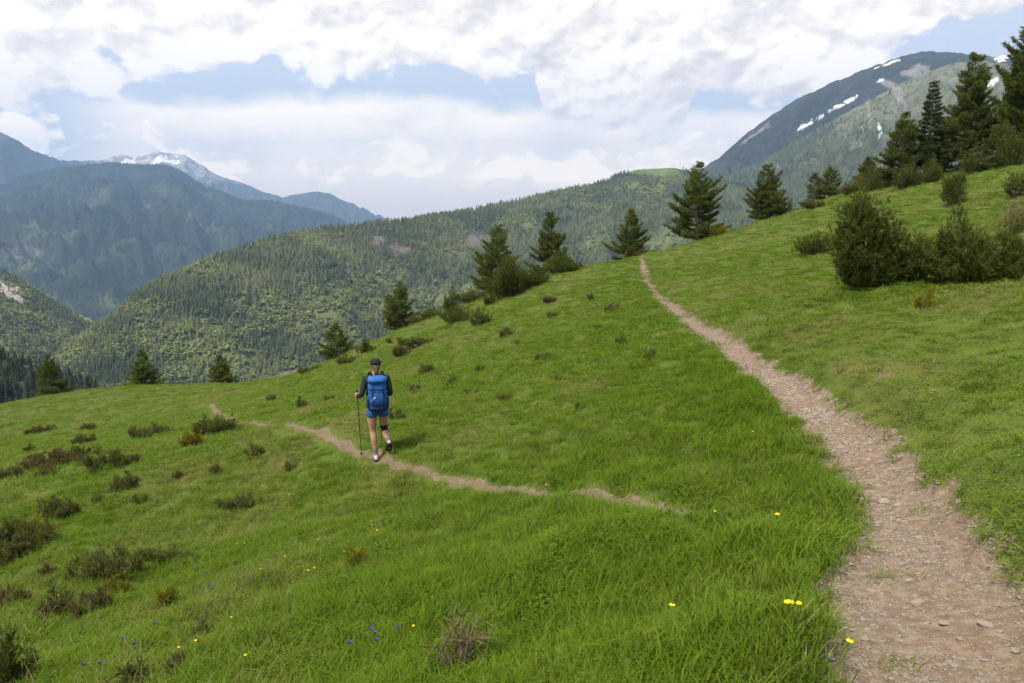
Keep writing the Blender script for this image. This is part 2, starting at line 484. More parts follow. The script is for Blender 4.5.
def build_grass():
    protos = []
    specs = [(34, 0.12, (0.04, 0.11), 0.0030, 0.75), (34, 0.12, (0.03, 0.09), 0.0030, 1.0), (26, 0.10, (0.06, 0.15), 0.0030, 0.6),
             (40, 0.13, (0.03, 0.07), 0.0028, 1.1)]
    for k in range(8):                                  # near clumps
        n, rad, h, w, le = specs[k % 4]
        V, Q, b = grass_clump(100 + k, n, rad, h, w, le)
        protos.append(proto('grass_kind_%02d' % k, V, Q, [M['grass']], {'blade': ('FLOAT', b)}, True))
    for k in range(6):                                  # wider tufts for the far slope
        V, Q, b = grass_clump(200 + k, 60, 0.26, (0.03, 0.10), 0.0065, 0.9, 2)
        protos.append(proto('grass_kind_%02d' % (8 + k), V, Q, [M['grass']], {'blade': ('FLOAT', b)}, True))
    for k in range(3):                                  # broad-leaved rosettes
        r = np.random.default_rng(260 + k); V = []; Q = []; b = []
        for q in range(16):
            a = r.uniform(0, 6.28); L = r.uniform(0.018, 0.042); o = np.array([r.normal(0, .05), r.normal(0, .05), 0.0])
            d = np.array([math.cos(a), math.sin(a), r.uniform(0.5, 1.3)]); d /= np.linalg.norm(d); sd = np.array([-math.sin(a), math.cos(a), 0])
            i = len(V); up = np.array([0, 0, 0.025 + r.uniform(0, .04)]); dr = np.array([0, 0, -0.4 * L])
            V += [o, o + up + d * L * .2 - sd * .004, o + up + d * L * .2 + sd * .004, o + up + d * L * .6 - sd * L * .3, o + up + d * L * .6 + sd * L * .3, o + up + d * L + dr * .5]
            Q += [(i, i + 1, i + 2, i), (i + 1, i + 3, i + 4, i + 2)]; b += [r.uniform(0.1, 0.8)] * 6
            Q.append((i + 3, i + 5, i + 4, i + 3))
        V = np.array(V); T3 = np.array([x[:3] for x in Q if x[3] == x[0]]); Q4 = np.array([x for x in Q if x[3] != x[0]])
        protos.append(proto('grass_kind_%02d' % (14 + k), V, [T3, Q4], [M['grass']], {'blade': ('FLOAT', np.array(b))}))
    for k in range(2):                                  # thin dry stalks with seed heads
        r = np.random.default_rng(280 + k); g_ = Geo()
        for q in range(7):
            a = r.uniform(0, 6.28); h = r.uniform(0.14, 0.26); o = np.array([r.normal(0, .07), r.normal(0, .07), 0]); d = np.array([math.cos(a), math.sin(a), 0]) * h * r.uniform(.1, .6)
            g_.tube([o, o + d * .3 + np.array([0, 0, h * .55]), o + d * .8 + np.array([0, 0, h * .9]), o + d + np.array([0, 0, h])], [.0011, .0010, .0024, .0008], 3)
        V = np.vstack(g_.V)
        protos.append(proto('grass_kind_%02d' % (17 + k), V, np.vstack(g_.Q), [M['grass']], {'blade': ('FLOAT', np.full(len(V), 0.97))}))
    Ps, idx = [], []
    def ring(y0, y1, dens, far):
        # uniform in area over a wedge a little wider than the frame
        a0 = R(46)
        area = a0 * (y1 * y1 - y0 * y0)
        n = int(area * dens)
        a = rng.uniform(-a0, a0, n); r = np.sqrt(rng.uniform(y0 * y0, y1 * y1, n))
        x, y = np.sin(a) * r, np.cos(a) * r
        return x, y, r
    X, Y, S = [], [], []
    for y0, y1, dens, far in ((1.2, 4, 300, 0), (4, 7, 270, 0), (7, 11, 190, 0), (11, 17, 120, 0), (17, 26, 34, 1), (26, 42, 22, 1), (42, 85, 12, 1)):
        x, y, r = ring(y0, y1, dens, far)
        X.append(x); Y.append(y); S.append(np.full(len(x), far))
    x = np.concatenate(X); y = np.concatenate(Y); far = np.concatenate(S)
    m1, m2, sd = path_info(x, y)
    lush = lushness(x, y, sd)
    baren = fbm(x * 1.1, y * 0.9, 55, 4)
    keep = rng.uniform(size=len(x)) > np.maximum(np.clip(m1 * 1.06 - 0.02, 0, 0.985), m2 * 0.93)
    keep &= rng.uniform(size=len(x)) < np.where(baren > 0.34, 0.25, 1.0) 
    keep &= rng.uniform(size=len(x)) < np.clip(0.55 + lush * 0.8, 0, 1)
    keep &= rng.uniform(size=len(x)) < np.where((sd < 0) & (sd > -3) & (y < 12), np.clip(0.55 + 1.2 * fbm(x * 1.5, y * 1.5, 66, 3), 0.25, 1), 1)
    x, y, far, m1, sd, lush = x[keep], y[keep], far[keep], m1[keep], sd[keep], lush[keep]
    z = ground(x, y)
    # keep only what the frame (with a margin) can see
    px, py = project(x, y, z)
    k = (px > -130) & (px < 1154) & (py < 780)
    x, y, z, far, m1, sd, lush = x[k], y[k], z[k], far[k], m1[k], sd[k], lush[k]
    d2k = np.full(len(x), 9.0); q = (y < 46) & (y > 3.5) & (x < 4)
    d2k[q] = np.abs(seg_dist(x[q], y[q], LS)[0])
    q = rng.uniform(size=len(x)) > np.where((y > 5.5) & (y < 46), np.where(y > 14, sstep(0.46, 0.22, d2k) * 0.97, sstep(0.30, 0.12, d2k) * 0.9), 0)
    x, y, z, far, m1, sd, lush, d2k = x[q], y[q], z[q], far[q], m1[q], sd[q], lush[q], d2k[q]
    n = len(x)
    e = 0.05
    gx = (ground(x + e, y) - z) / e; gy = (ground(x, y + e) - z) / e
    hs = 0.55 + 0.75 * lush + 0.25 * fbm(x * 1.3, y * 1.3, 61, 3)
    strip = np.exp(-((sd - 0.75) / 0.45) ** 2) * (y < 14)      # tall verge on the downhill edge of the path
    hs = hs + 0.40 * strip
    hs *= np.where((sd < 0) & (sd > -4) & (y < 14), 0.60, 1.0)
    hs *= np.clip(1.15 - m1 * 0.8, 0.3, 1) * np.clip(0.5 + d2k / 0.9, 0.5, 1)
    hs = 0.80 * np.clip(hs, 0.3, 2.0) * rng.uniform(0.8, 1.25, n)
    ws = rng.uniform(0.85, 1.25, n)
    rot = np.stack([np.arctan(gy) * 0.5, -np.arctan(gx) * 0.5, rng.uniform(0, 2 * np.pi, n)], -1)
    rot[:, :2] += rng.normal(0, 0.06, (n, 2))
    # rotation about z first needs the tilt in world axes: small tilts only, so drop it for simplicity
    rot[:, :2] = rng.normal(0, 0.12, (n, 2))
    idx = np.where(far > 0, 8 + rng.integers(0, 6, n), rng.integers(0, 8, n))
    u_ = rng.uniform(size=n); patchy = fbm(x * 1.4, y * 1.4, 71, 3)
    idx = np.where((far == 0) & (u_ < np.clip(0.02 + 0.45 * (patchy - 0.22), 0.0, 0.22)), 14 + rng.integers(0, 3, n), idx)
    idx = np.where((far == 0) & (u_ > 0.965), 17 + rng.integers(0, 2, n), idx)
    g = scatter('grass', protos, np.stack([x, y, z], -1), rot, np.stack([ws, ws, hs], -1), idx,
                {'tint': rng.uniform(0, 1, n), 'lush': lush})
    tag(g, 'green mountain grass with straw coloured patches covering the slope', 'grass', kind='stuff')
    print('grass clumps', n)

# ------------------------------------------------------------------ tubes and needle tufts
def tube(pts_, rad, sides=6):
    """one tapered tube through points -> (V, quads)"""
    P = np.asarray(pts_, float); n = len(P)
    T = np.gradient(P, axis=0); T /= np.linalg.norm(T, axis=1)[:, None] + 1e-9
    up = np.array([0, 0, 1.0]) if abs(T[0][2]) < 0.9 else np.array([1.0, 0, 0])
    V = []
    a = np.linspace(0, 2 * np.pi, sides, endpoint=False)
    for i in range(n):
        s = np.cross(T[i], up); s /= np.linalg.norm(s) + 1e-9
        u = np.cross(s, T[i]); 
        V.append(P[i] + rad[i] * (np.cos(a)[:, None] * s + np.sin(a)[:, None] * u))
    V = np.vstack(V)
    Q = []
    for i in range(n - 1):
        for k in range(sides):
            k2 = (k + 1) % sides
            Q.append((i * sides + k, i * sides + k2, (i + 1) * sides + k2, (i + 1) * sides + k))
    return V, np.array(Q)

class Geo:
    def __init__(s): s.V = []; s.Q = []; s.n = 0
    def add(s, V, Q):
        s.V.append(V); s.Q.append(np.asarray(Q) + s.n); s.n += len(V)
    def tube(s, p, r, sides=6): s.add(*tube(p, r, sides))
    def build(s, name, mat, parent=None, smooth=True):
        return mesh_obj(name, np.vstack(s.V), np.vstack(s.Q), [mat], smooth=smooth, parent=parent)

def tufts(P, D, size, n, width, spread, rg, tint=None, droop=0.0):
    """brushes of thin needle faces: P,D (N,3), size (N,)"""
    P = np.asarray(P); D = np.asarray(D); size = np.asarray(size)
    N = len(P)
    D = D / (np.linalg.norm(D, axis=1)[:, None] + 1e-9)
    r = rg.normal(size=(N, n, 3))
    d = D[:, None, :] + r * spread
    d[..., 2] -= droop
    d /= np.linalg.norm(d, axis=2)[..., None] + 1e-9
    L = size[:, None] * rg.uniform(0.6, 1.15, (N, n))
    o = P[:, None, :] + D[:, None, :] * (rg.uniform(-0.45, 0.35, (N, n)) * size[:, None])[..., None]
    s = np.cross(d, rg.normal(size=(N, n, 3))); s /= np.linalg.norm(s, axis=2)[..., None] + 1e-9
    w = (width * size[:, None] * rg.uniform(0.7, 1.3, (N, n)))[..., None]
    tip = o + d * L[..., None]; mid = o + d * (L * 0.45)[..., None]
    V = np.stack([o, mid - s * w, tip, mid + s * w], 2).reshape(-1, 3)
    Q = np.arange(len(V)).reshape(-1, 4)
    if tint is None: tint = rg.uniform(0, 1, N)
    tt = np.clip(np.repeat(tint, n) * 0.75 + rg.uniform(0, 0.25, N * n), 0, 1)
    return V, Q, np.repeat(tt, 4)

def conifer(name, label, loc, Ht, Rad, seed, mat='pine', cat='tree', group=None, gaps=0.12, lean=0.0, kind='pine', base=0.05, fullness=1.0, rz=0.0):
    """a tapered trunk with whorled limbs (trunk) and needle brushes (crown)"""
    rg = np.random.default_rng(seed)
    root = empty(name, loc, rz)
    tag(root, label, cat, group)
    tr = Geo()
    hs = np.linspace(-0.25, Ht * 0.985, 9)
    bend = rg.normal(0, 0.015 * Ht, 2)
    def axis(h):
        f = np.clip(h / Ht, 0, 1)
        return np.array([bend[0] * math.sin(f * 3) + lean * h, bend[1] * math.sin(f * 2.4), h])
    r0 = 0.018 * Ht + 0.015
    tr.tube([axis(h) for h in hs], [max(0.008, r0 * (1 - max(h, 0) / Ht) ** 0.8) for h in hs], 8)
    TP, TD, TS, TT = [], [], [], []
    nw = max(8, int(Ht / 0.27))
    az0 = rg.uniform(0, 6.28)
    lob = rg.uniform(0, 6.28, 3)
    gaps = gaps + rg.uniform(0, 0.14); lean = lean + rg.normal(0, 0.012); fullness = fullness * rg.uniform(0.8, 1.1)
    for k in range(nw):
        f = base + (0.97 - base) * (k / (nw - 1)) ** 0.92
        h = f * Ht
        prof = (1 - f) ** (0.84 if kind == 'pine' else 1.0) * (0.72 + 0.28 * min(1, f / 0.16)) + 0.02
        nb = max(4, int(rg.integers(6, 9) * (0.60 + 0.6 * (1 - f)) * fullness))
        az0 += rg.uniform(0.5, 1.4)
        layer = rg.uniform(0.78, 1.12)
        for b in range(nb):
            if rg.uniform() < gaps: continue
            az = az0 + b * 2 * np.pi / nb + rg.normal(0, 0.22)
            irregular = 1 + 0.20 * math.sin(2 * az + lob[0] + 5 * f) + 0.15 * math.sin(3 * az + lob[1] - 9 * f)
            L = Rad * prof * layer * irregular * rg.uniform(0.72, 1.12)
            if L < 0.05: L = 0.05
            dh = np.array([math.cos(az), math.sin(az), 0])
            if kind == 'pine': e0, e1 = rg.uniform(-0.15, 0.15) + 0.45 * f, 0.22 + 0.25 * f
            else: e0, e1 = rg.uniform(-0.35, -0.1) + 0.6 * f, 0.15
            a0 = axis(h)
            nseg = 6
            pl = []
            for s in range(nseg + 1):
                q = s / nseg
                pl.append(a0 + dh * (L * q) + np.array([0, 0, L * (e0 * q + e1 * q * q)]))
            pl = np.array(pl)
            if L > 0.25:
                tr.tube(pl, np.linspace(max(0.006, 0.020 * L), 0.004, nseg + 1), 4)
            nt = max(2, int(L / 0.105))
            ct = rg.uniform(0, 1)
            for s in range(nt):
                q = 0.22 + 0.78 * (s + rg.uniform(0.1, 0.9)) / nt
                i = min(int(q * nseg), nseg - 1); w = q * nseg - i
                p = pl[i] * (1 - w) + pl[i + 1] * w
                d = pl[i + 1] - pl[i]; d = d / np.linalg.norm(d)
                side = np.cross(d, [0, 0, 1.0]); side /= np.linalg.norm(side) + 1e-9
                for sg in (-1, 0, 1):
                    ext = rg.uniform(0.15, 0.42) * L * (1.05 - q) + 0.05
                    if sg == 0 and q < 0.75 and rg.uniform() < 0.4: continue
                    sd = side * sg * 0.9 + d * 0.75 + np.array([0, 0, rg.uniform(-0.10, 0.30)])
                    m = 1 if sg == 0 else max(1, int(ext / 0.11))
                    for u in range(m):
                        TP.append(p + sd * ext * (u + 1) / m * (0 if sg == 0 else 1)); TD.append(sd); TS.append(rg.uniform(0.15, 0.27)); TT.append(np.clip(0.6 * ct + 0.4 * rg.uniform() , 0, 1))
    top = axis(Ht)
    for u in range(6):
        TP.append(axis(Ht * (0.94 + 0.01 * u))); TD.append(np.array([rg.normal(0, 0.3), rg.normal(0, 0.3), 1.0])); TS.append(0.17); TT.append(0.6)
    trunk = tr.build('trunk', M['bark'], root)
    V, Q, tt = tufts(TP, TD, TS, 14, 0.070, 0.55, rg, np.array(TT))
    mesh_obj('crown', V, Q, [M[mat]], {'tint': ('FLOAT', tt)}, parent=root)
    return root

def shrub(name, label, loc, Ht, Wd, seed, mat='juniper', cat='shrub', group=None, leggy=0.0, flat=0.0, nstem=None, needle=0.055, dens=1.0,
          depth=0.8, offset=(0, 0), twist=0.35, bare=0.12, tangle=False, spread=False):
    """spreading stems (stems) carrying needle brushes (foliage)"""
    rg = np.random.default_rng(seed)
    root = empty(name, loc)
    tag(root, label, cat, group)
    st = Geo()
    TP, TD, TS, TT = [], [], [], []
    if nstem is None: nstem = int(14 + 20 * min(Wd, 2.4) * dens)
    a, b = Wd / 2, Wd / 2 * depth
    for k in range(nstem):
        # tip somewhere in the dome, denser towards its outside
        az = rg.uniform(0, 2 * np.pi); q = math.sqrt(rg.uniform(0.0, 1.0))
        lump = 0.82 + 0.30 * math.sin(2 * az + seed) * math.sin(3 * az + 2 * seed) + rg.normal(0, 0.13)
        rx, ry = a * q * math.cos(az) * lump, b * q * math.sin(az) * lump
        hz = Ht * lump * math.sqrt(max(0.04, 1 - (q * 0.94) ** 2)) * rg.uniform(0.62, 1.05) * (1 - flat * 0.5 * rg.uniform())
        tip = np.array([rx + offset[0] * hz, ry + offset[1] * hz, max(hz, 0.10 * Ht)])
        br = rg.uniform(0.25, 0.85) if spread else rg.uniform(0.05, 0.4)
        b0 = np.array([rx * br, ry * br, -0.06])
        mid = (b0 + tip) / 2 + np.array([rx * 0.22, ry * 0.22, -0.16 * Ht]) + rg.normal(0, twist * 0.10 * (Ht + Wd) / 2, 3)
        mid[2] = max(mid[2], 0.03)
        ss = np.linspace(0, 1, 8)[:, None]
        pl = (1 - ss) ** 2 * b0 + 2 * ss * (1 - ss) * mid + ss ** 2 * tip
        if spread: pl[0] = (0, 0, -0.06)
        L = np.linalg.norm(np.diff(pl, axis=0), axis=1).sum()
        r0 = 0.006 + 0.007 * L
        st.tube(pl, np.linspace(r0, 0.0025, 8), 4)
        if rg.uniform() < bare: continue
        ct = rg.uniform()
        nt = max(3, int(L / (needle * 0.62) * dens))
        for s in range(nt):
            f = (0.30 + 0.45 * leggy) + (0.70 - 0.45 * leggy) * (s + rg.uniform()) / nt
            i = min(int(f * 7), 6); w = f * 7 - i
            p = pl[i] * (1 - w) + pl[i + 1] * w
            d = pl[i + 1] - pl[i]; d = d / (np.linalg.norm(d) + 1e-9)
            off = rg.normal(0, 1, 3); off[2] = abs(off[2]) * 0.8
            off = off / np.linalg.norm(off) * rg.uniform(0, 0.20 * min(Wd, Ht * 1.6) + 0.03) * (0.4 + 0.6 * f)
            TP.append(p + off); TD.append(d * 0.8 + off * 3 + np.array([0, 0, 0.5])); TS.append(needle * rg.uniform(1.0, 2.0))
            TT.append(np.clip(0.55 * ct + 0.45 * rg.uniform(), 0, 1))
    st.build('stems', M['twig'], root)
    if tangle:
        V, Q, tt = tufts(TP, TD, np.array(TS) * 1.6, 5, 0.022, 0.9, rg, np.array(TT))
    else:
        V, Q, tt = tufts(TP, TD, TS, 15, 0.065, 0.60, rg, np.array(TT))
    mesh_obj('foliage', V, Q, [M[mat]], {'tint': ('FLOAT', tt)}, parent=root)
    return root

# ------------------------------------------------------------------ mountains
def px_az(px, py):
    dx, dy, dz = ray(px, py)
    return np.arctan2(dx, dy), dz / np.hypot(dx, dy)

class Ridge:
    def __init__(s, name, label, prof, Dc, Db, zb, seed, amp=0.08, wl=600, na=500, nt=140, k=1.0, jag=0.0, colour=None, back=0.35, wander=0.0):
        prof = np.array(prof, float)
        px = np.linspace(prof[0, 0], prof[-1, 0], na)
        # smooth (monotone-ish) interpolation of the skyline
        py = np.interp(px, prof[:, 0], prof[:, 1])
        kk = max(3, na // 110)
        pad = np.pad(py, kk, mode='edge')
        py = np.convolve(pad, np.ones(2 * kk + 1) / (2 * kk + 1), 'valid')
        py = py + jag * fbm(px / 14, px * 0 + seed, seed, 5, 0.6)
        az, el = px_az(px, py)
        dc = np.interp(px, *Dc) if isinstance(Dc, tuple) else np.full(na, float(Dc))
        dc = dc * (1 + wander * fbm(px / 90, px * 0 + 3.3, seed + 5, 3))
        db = np.interp(px, *Db) if isinstance(Db, tuple) else np.full(na, float(Db))
        zc = el * dc
        tt = np.concatenate([np.linspace(0, 1, nt), 1 + np.linspace(0, 1, nt // 5 + 1)[1:] ** 1.5])
        T, AZ = np.meshgrid(tt, az, indexing='ij')
        fr = np.minimum(T, 1); bk = np.maximum(T - 1, 0)
        D = db + (dc - db) * fr + bk * dc * back
        Z = zb + (zc - zb) * fr ** k - bk * (zc - zb) * 1.15
        X, Y = np.sin(AZ) * D, np.cos(AZ) * D
        env = np.sin(np.pi * np.clip(fr, 0, 1)) ** 0.8 * 0.9 + 0.0
        env = np.where(T > 1, np.minimum(1, bk * 3), env)
        rel = (dc - db) * amp
        wx = X + 0.25 * wl * fbm(X / wl, Y / wl, seed + 2, 3); wy = Y + 0.25 * wl * fbm(X / wl + 7, Y / wl, seed + 3, 3)
        Z = Z + env * rel * (ridged(wx / wl, wy / wl, seed, 5) - 0.55) + env * rel * 0.25 * fbm(X / wl * 6, Y / wl * 6, seed + 8, 4)
        s.X, s.Y, s.Z, s.T, s.nt, s.na = X, Y, Z, T, nt, na
        V = np.stack([X, Y, Z], -1).reshape(-1, 3)
        i, j = np.meshgrid(np.arange(len(tt) - 1), np.arange(na - 1), indexing='ij')
        Q = np.stack([i * na + j, i * na + j + 1, (i + 1) * na + j + 1, (i + 1) * na + j], -1).reshape(-1, 4)
        PX, PY = project(X, Y, Z)
        c = colour(X, Y, Z, T, PX, PY)
        s.o = mesh_obj(name, V, Q, [M['mountain']], {'alb': ('FLOAT_COLOR', c.reshape(-1, 3))}, smooth=True)
        tag(s.o, label, 'mountain', kind='structure')
    def sample(s, n, rg, tmin=0.0, tmax=1.03):
        i = np.interp(np.sqrt(rg.uniform(tmin ** 2, tmax ** 2, n)) if tmin >= 0 else rg.uniform(tmin, tmax, n), s.T[:, 0], np.arange(len(s.T)))
        j = rg.uniform(0, s.na - 1.001, n)
        i0 = np.minimum(i.astype(int), len(s.T) - 2); j0 = j.astype(int)
        a = i - i0; b = j - j0
        def bl(A): return (A[i0, j0] * (1 - b) + A[i0, j0 + 1] * b) * (1 - a) + (A[i0 + 1, j0] * (1 - b) + A[i0 + 1, j0 + 1] * b) * a
        return bl(s.X), bl(s.Y), bl(s.Z), bl(s.T)

def blob(PX, PY, x, y, sx, sy, ang=0.0):
    c, sn = math.cos(ang), math.sin(ang)
    dx, dy = PX - x, PY - y
    return np.exp(-((dx * c + dy * sn) / sx) ** 2 - ((-dx * sn + dy * c) / sy) ** 2)

def streak(PX, PY, x0, y0, x1, y1, w):
    d = np.array([x1 - x0, y1 - y0], float); l2 = d @ d + 1e-9
    t = np.clip(((PX - x0) * d[0] + (PY - y0) * d[1]) / l2, 0, 1)
    q = np.hypot(PX - x0 - t * d[0], PY - y0 - t * d[1])
    return np.clip(1.2 - q / (w * (0.55 + 0.9 * np.sin(np.pi * np.clip(t, 0.05, 0.95)))), 0, 1)

def lerp3(a, b, f):
    return np.asarray(a) * (1 - f[..., None]) + np.asarray(b) * f[..., None]

def far_conifer(seed, slim=0.15):
    r = np.random.default_rng(seed)
    V, Tn, tt = [], [], []
    nl = 8
    for l in range(nl):
        f0 = l / nl
        rad = slim * (1 - f0) ** 0.85 * r.uniform(0.85, 1.2) + 0.012
        z0 = 0.06 + 0.94 * f0; z1 = min(1.0, z0 + 0.24)
        ns = 9; a0 = r.uniform(0, 6.28)
        base = len(V)
        V.append((0, 0, z1)); tt.append(r.uniform(0.4, 1))
        for k in range(ns):
            a = a0 + 2 * np.pi * k / ns
            rr = rad * (1.15 if k % 2 else 0.55) * r.uniform(0.75, 1.25)
            V.append((math.cos(a) * rr, math.sin(a) * rr, z0 - (0.02 if k % 2 else -0.03) + r.normal(0, 0.008))); tt.append(r.uniform(0, 0.6))
        for k in range(ns): Tn.append((base, base + 1 + k, base + 1 + (k + 1) % ns))
    b = len(V)
    V += [(0.015, 0, -0.15), (-0.008, 0.013, -0.15), (-0.008, -0.013, -0.15), (0, 0, 0.5)]; tt += [0.2] * 4
    Tn += [(b, b + 1, b + 3), (b + 1, b + 2, b + 3), (b + 2, b, b + 3)]
    return np.array(V), np.array(Tn), np.array(tt)

def far_broadleaf(seed):
    r = np.random.default_rng(seed)
    n = 110
    d = r.normal(size=(n, 3)); d /= np.linalg.norm(d, axis=1)[:, None]
    lob = r.normal(size=(6, 3)) * np.array([0.17, 0.17, 0.15])
    c = lob[r.integers(0, 6, n)] + d * 0.17 * r.uniform(0.75, 1.1, (n, 1)) + np.array([0, 0, 0.58])
    s = np.cross(d, r.normal(size=(n, 3))); s /= np.linalg.norm(s, axis=1)[:, None]
    u = np.cross(d, s)
    w = r.uniform(0.05, 0.10, (n, 1))
    V = np.stack([c - s * w - u * w, c + s * w - u * w * .6, c + s * w * .7 + u * w, c - s * w * .8 + u * w], 1).reshape(-1, 3)
    Q = np.arange(n * 4).reshape(-1, 4)
    b = len(V)
    tv = [(0.03, 0, -0.15), (-0.015, 0.026, -0.15), (-0.015, -0.026, -0.15), (0, 0, 0.6)]
    V = np.vstack([V, tv])
    T = np.array([(b, b + 1, b + 3), (b + 1, b + 2, b + 3), (b + 2, b, b + 3)])
    return V, [Q, T], np.concatenate([np.repeat(r.uniform(0, 1, n), 4), [0.1] * 4])

def snag(seed):
    r = np.random.default_rng(seed)
    g = Geo()
    g.tube([(0, 0, -0.1), (0, 0, 0.5), (0.01, 0, 1.0)], [0.018, 0.012, 0.003], 5)
    for k in range(16):
        h = r.uniform(0.2, 0.95); a = r.uniform(0, 6.28); L = 0.13 * (1.05 - h) + 0.02
        g.tube([(0, 0, h), (math.cos(a) * L, math.sin(a) * L, h - 0.02)], [0.006, 0.002], 3)
    return np.vstack(g.V), np.vstack(g.Q)

def build_far():
    m, t, out = new_mat('mountain_side')
    p = t.pos()
    alb = t.attr('alb', out='Color')
    n = t.noise(p, 0.02, 6, 0.65); n2 = t.noise(p, 0.12, 4, 0.6)
    c = t.mix(1.0, alb, t.ramp(t.m('MULTIPLY_ADD', n, 0.6, t.m('MULTIPLY', n2, 0.4)), [(0.3, (0.55, 0.55, 0.55)), (0.7, (1.4, 1.4, 1.4))]), 'MULTIPLY')
    principled(t, out, c, 0.95, t.m('ADD', n, t.m('MULTIPLY', n2, 0.25)), 26.0, 0.7, 0.05)
    M['mountain'] = m
    def inst_leaf(name, stops, trans=0.15):
        m, t, out = new_mat(name)
        f = t.m('ADD', t.m('MULTIPLY', t.attr('tint', 'INSTANCER'), 0.65), t.m('MULTIPLY', t.attr('tone'), 0.35))
        leaf_shader(t, out, t.ramp(f, stops), trans, 0.8, 0.1)
        return m
    M['far_con'] = inst_leaf('far_conifer_needles', [(0.05, (0.034, 0.048, 0.020)), (0.40, (0.075, 0.095, 0.036)), (0.75, (0.16, 0.178, 0.064)), (1.0, (0.25, 0.255, 0.095))])
    M['far_leaf'] = inst_leaf('far_spring_leaves', [(0.05, (0.16, 0.20, 0.050)), (0.5, (0.26, 0.30, 0.080)), (1.0, (0.36, 0.39, 0.12))], 0.3)
    M['far_dead'] = mat_plain('bleached_dead_wood', (0.20, 0.165, 0.145), (0.33, 0.29, 0.26), 3)

    forest = (0.070, 0.083, 0.038); leafy = (0.13, 0.155, 0.055); heath = (0.060, 0.070, 0.036); rock = (0.30, 0.26, 0.225); snow = (0.86, 0.88, 0.90); meadow = (0.125, 0.155, 0.055)
    pink = (0.165, 0.140, 0.125)

    def col_a(X, Y, Z, T, PX, PY):
        c = lerp3(forest, heath, sstep(0.3, 0.8, T + 0.3 * fbm(X / 900, Y / 900, 3, 4)))
        hi = sstep(186, 168, PY + 12 * fbm(X / 500, Y / 500, 6, 5)) * sstep(250, 215, PX) * np.maximum(sstep(70, 105, PX), 0.8 * blob(PX, PY, 0, 132, 14, 10))
        c = lerp3(np.broadcast_to(c, X.shape + (3,)), lerp3((0.46, 0.40, 0.36), (0.20, 0.19, 0.16), sstep(-0.25, 0.35, fbm(X / 130, Y / 130, 44, 5))), hi)
        sn = np.maximum(blob(PX, PY, 125, 162, 15, 6), blob(PX, PY, 165, 160, 24, 7)) * 0.8 + 0.9 * fbm(X / 150, Y / 150, 8, 5) 
        sn = np.maximum(sstep(0.55, 0.8, sn), sstep(0.75, 0.95, blob(PX, PY, 0, 130, 16, 9) + 0.5 * fbm(X / 200, Y / 200, 9, 4)))
        rk = sstep(0.30, 0.5, fbm(X / 350, Y / 350, 12, 5)) * sstep(205, 185, PY)
        c = lerp3(c, rock, rk * 0.6)
        return lerp3(c, snow, sn)
    # (label, skyline, ...) far to near
    Ridge('mountain', 'palest distant ridge with a rocky crest streaked with snow',
          [(-260, 120), (-120, 115), (-40, 118), (0, 131), (14, 138), (34, 151), (62, 160), (95, 161), (118, 155), (135, 157), (150, 153), (165, 152), (180, 153), (195, 161), (205, 168), (222, 177), (245, 184), (265, 192),
           (280, 196), (300, 194), (320, 191), (335, 196), (352, 204), (368, 212), (384, 221), (395, 232), (420, 250)],
          ([-260, 0, 60, 110, 420], [10200, 10200, 11500, 13500, 14000]), 9600, -640, 11, amp=0.13, wl=900, na=700, nt=200, jag=3.2, colour=col_a)

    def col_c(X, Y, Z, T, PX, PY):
        c = lerp3((0.026, 0.036, 0.016), (0.045, 0.058, 0.022), sstep(-0.2, 0.4, fbm(X / 700, Y / 700, 3, 5)))  # forest base darkened: cloud shadow on this side put into the colour
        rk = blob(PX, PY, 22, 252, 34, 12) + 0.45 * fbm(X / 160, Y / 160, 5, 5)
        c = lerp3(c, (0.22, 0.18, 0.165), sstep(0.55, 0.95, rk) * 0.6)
        gr = np.maximum(sstep(0.15, 0.5, fbm(X / 420, Y / 300, 14, 5)) * sstep(1.0, 0.7, T), sstep(0.3, 0.7, blob(PX, PY, 15, 265, 36, 9) + 0.3 * fbm(X / 100, Y / 100, 4, 4)))  # green streaks, plus the sunlit band at the slope foot painted in
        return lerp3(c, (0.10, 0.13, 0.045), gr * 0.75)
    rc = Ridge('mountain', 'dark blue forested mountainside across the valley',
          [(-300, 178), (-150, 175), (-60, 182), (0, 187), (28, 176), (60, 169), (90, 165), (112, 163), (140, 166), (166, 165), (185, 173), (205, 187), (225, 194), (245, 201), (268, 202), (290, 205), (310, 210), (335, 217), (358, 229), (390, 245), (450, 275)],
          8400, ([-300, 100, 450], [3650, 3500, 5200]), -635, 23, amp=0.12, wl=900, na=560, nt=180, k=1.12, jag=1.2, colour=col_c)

    SN = [(798, 130, 812, 121, 1.3), (814, 120, 823, 114, 1.0), (828, 112, 857, 96, 1.8), (874, 68, 899, 60, 1.3), (876, 82, 884, 80, 1.2), (879, 124, 880, 138, 1.9),
          (985, 84, 1000, 78, 3), (996, 60, 1010, 56, 3), (978, 92, 984, 90, 2)]
    SC = [(893, 90, 908, 112, 3.0), (880, 80, 900, 90, 4.0), (905, 74, 928, 68, 6), (740, 144, 770, 124, 1.8), (868, 100, 870, 128, 1.5), (850, 150, 862, 140, 3)]
    def snowrock(c, X, Y, PX, PY):
        wob = 2.0 * fbm(X / 60, Y / 60, 15, 4); 
        rk = np.zeros(X.shape)
        for q in SC: rk = np.maximum(rk, streak(PX + wob * 2, PY + wob * 2, *q))
        c = lerp3(c, (0.235, 0.22, 0.205), sstep(0.25, 0.8, rk + 0.35 * fbm(X / 90, Y / 90, 16, 4)) * 0.85)
        sn = np.zeros(X.shape)
        for q in SN: sn = np.maximum(sn, streak(PX + wob * 1.2, PY + wob * 1.2, *q))
        sn = sn * (0.72 + 0.9 * fbm(X / 38, Y / 38, 51, 4))
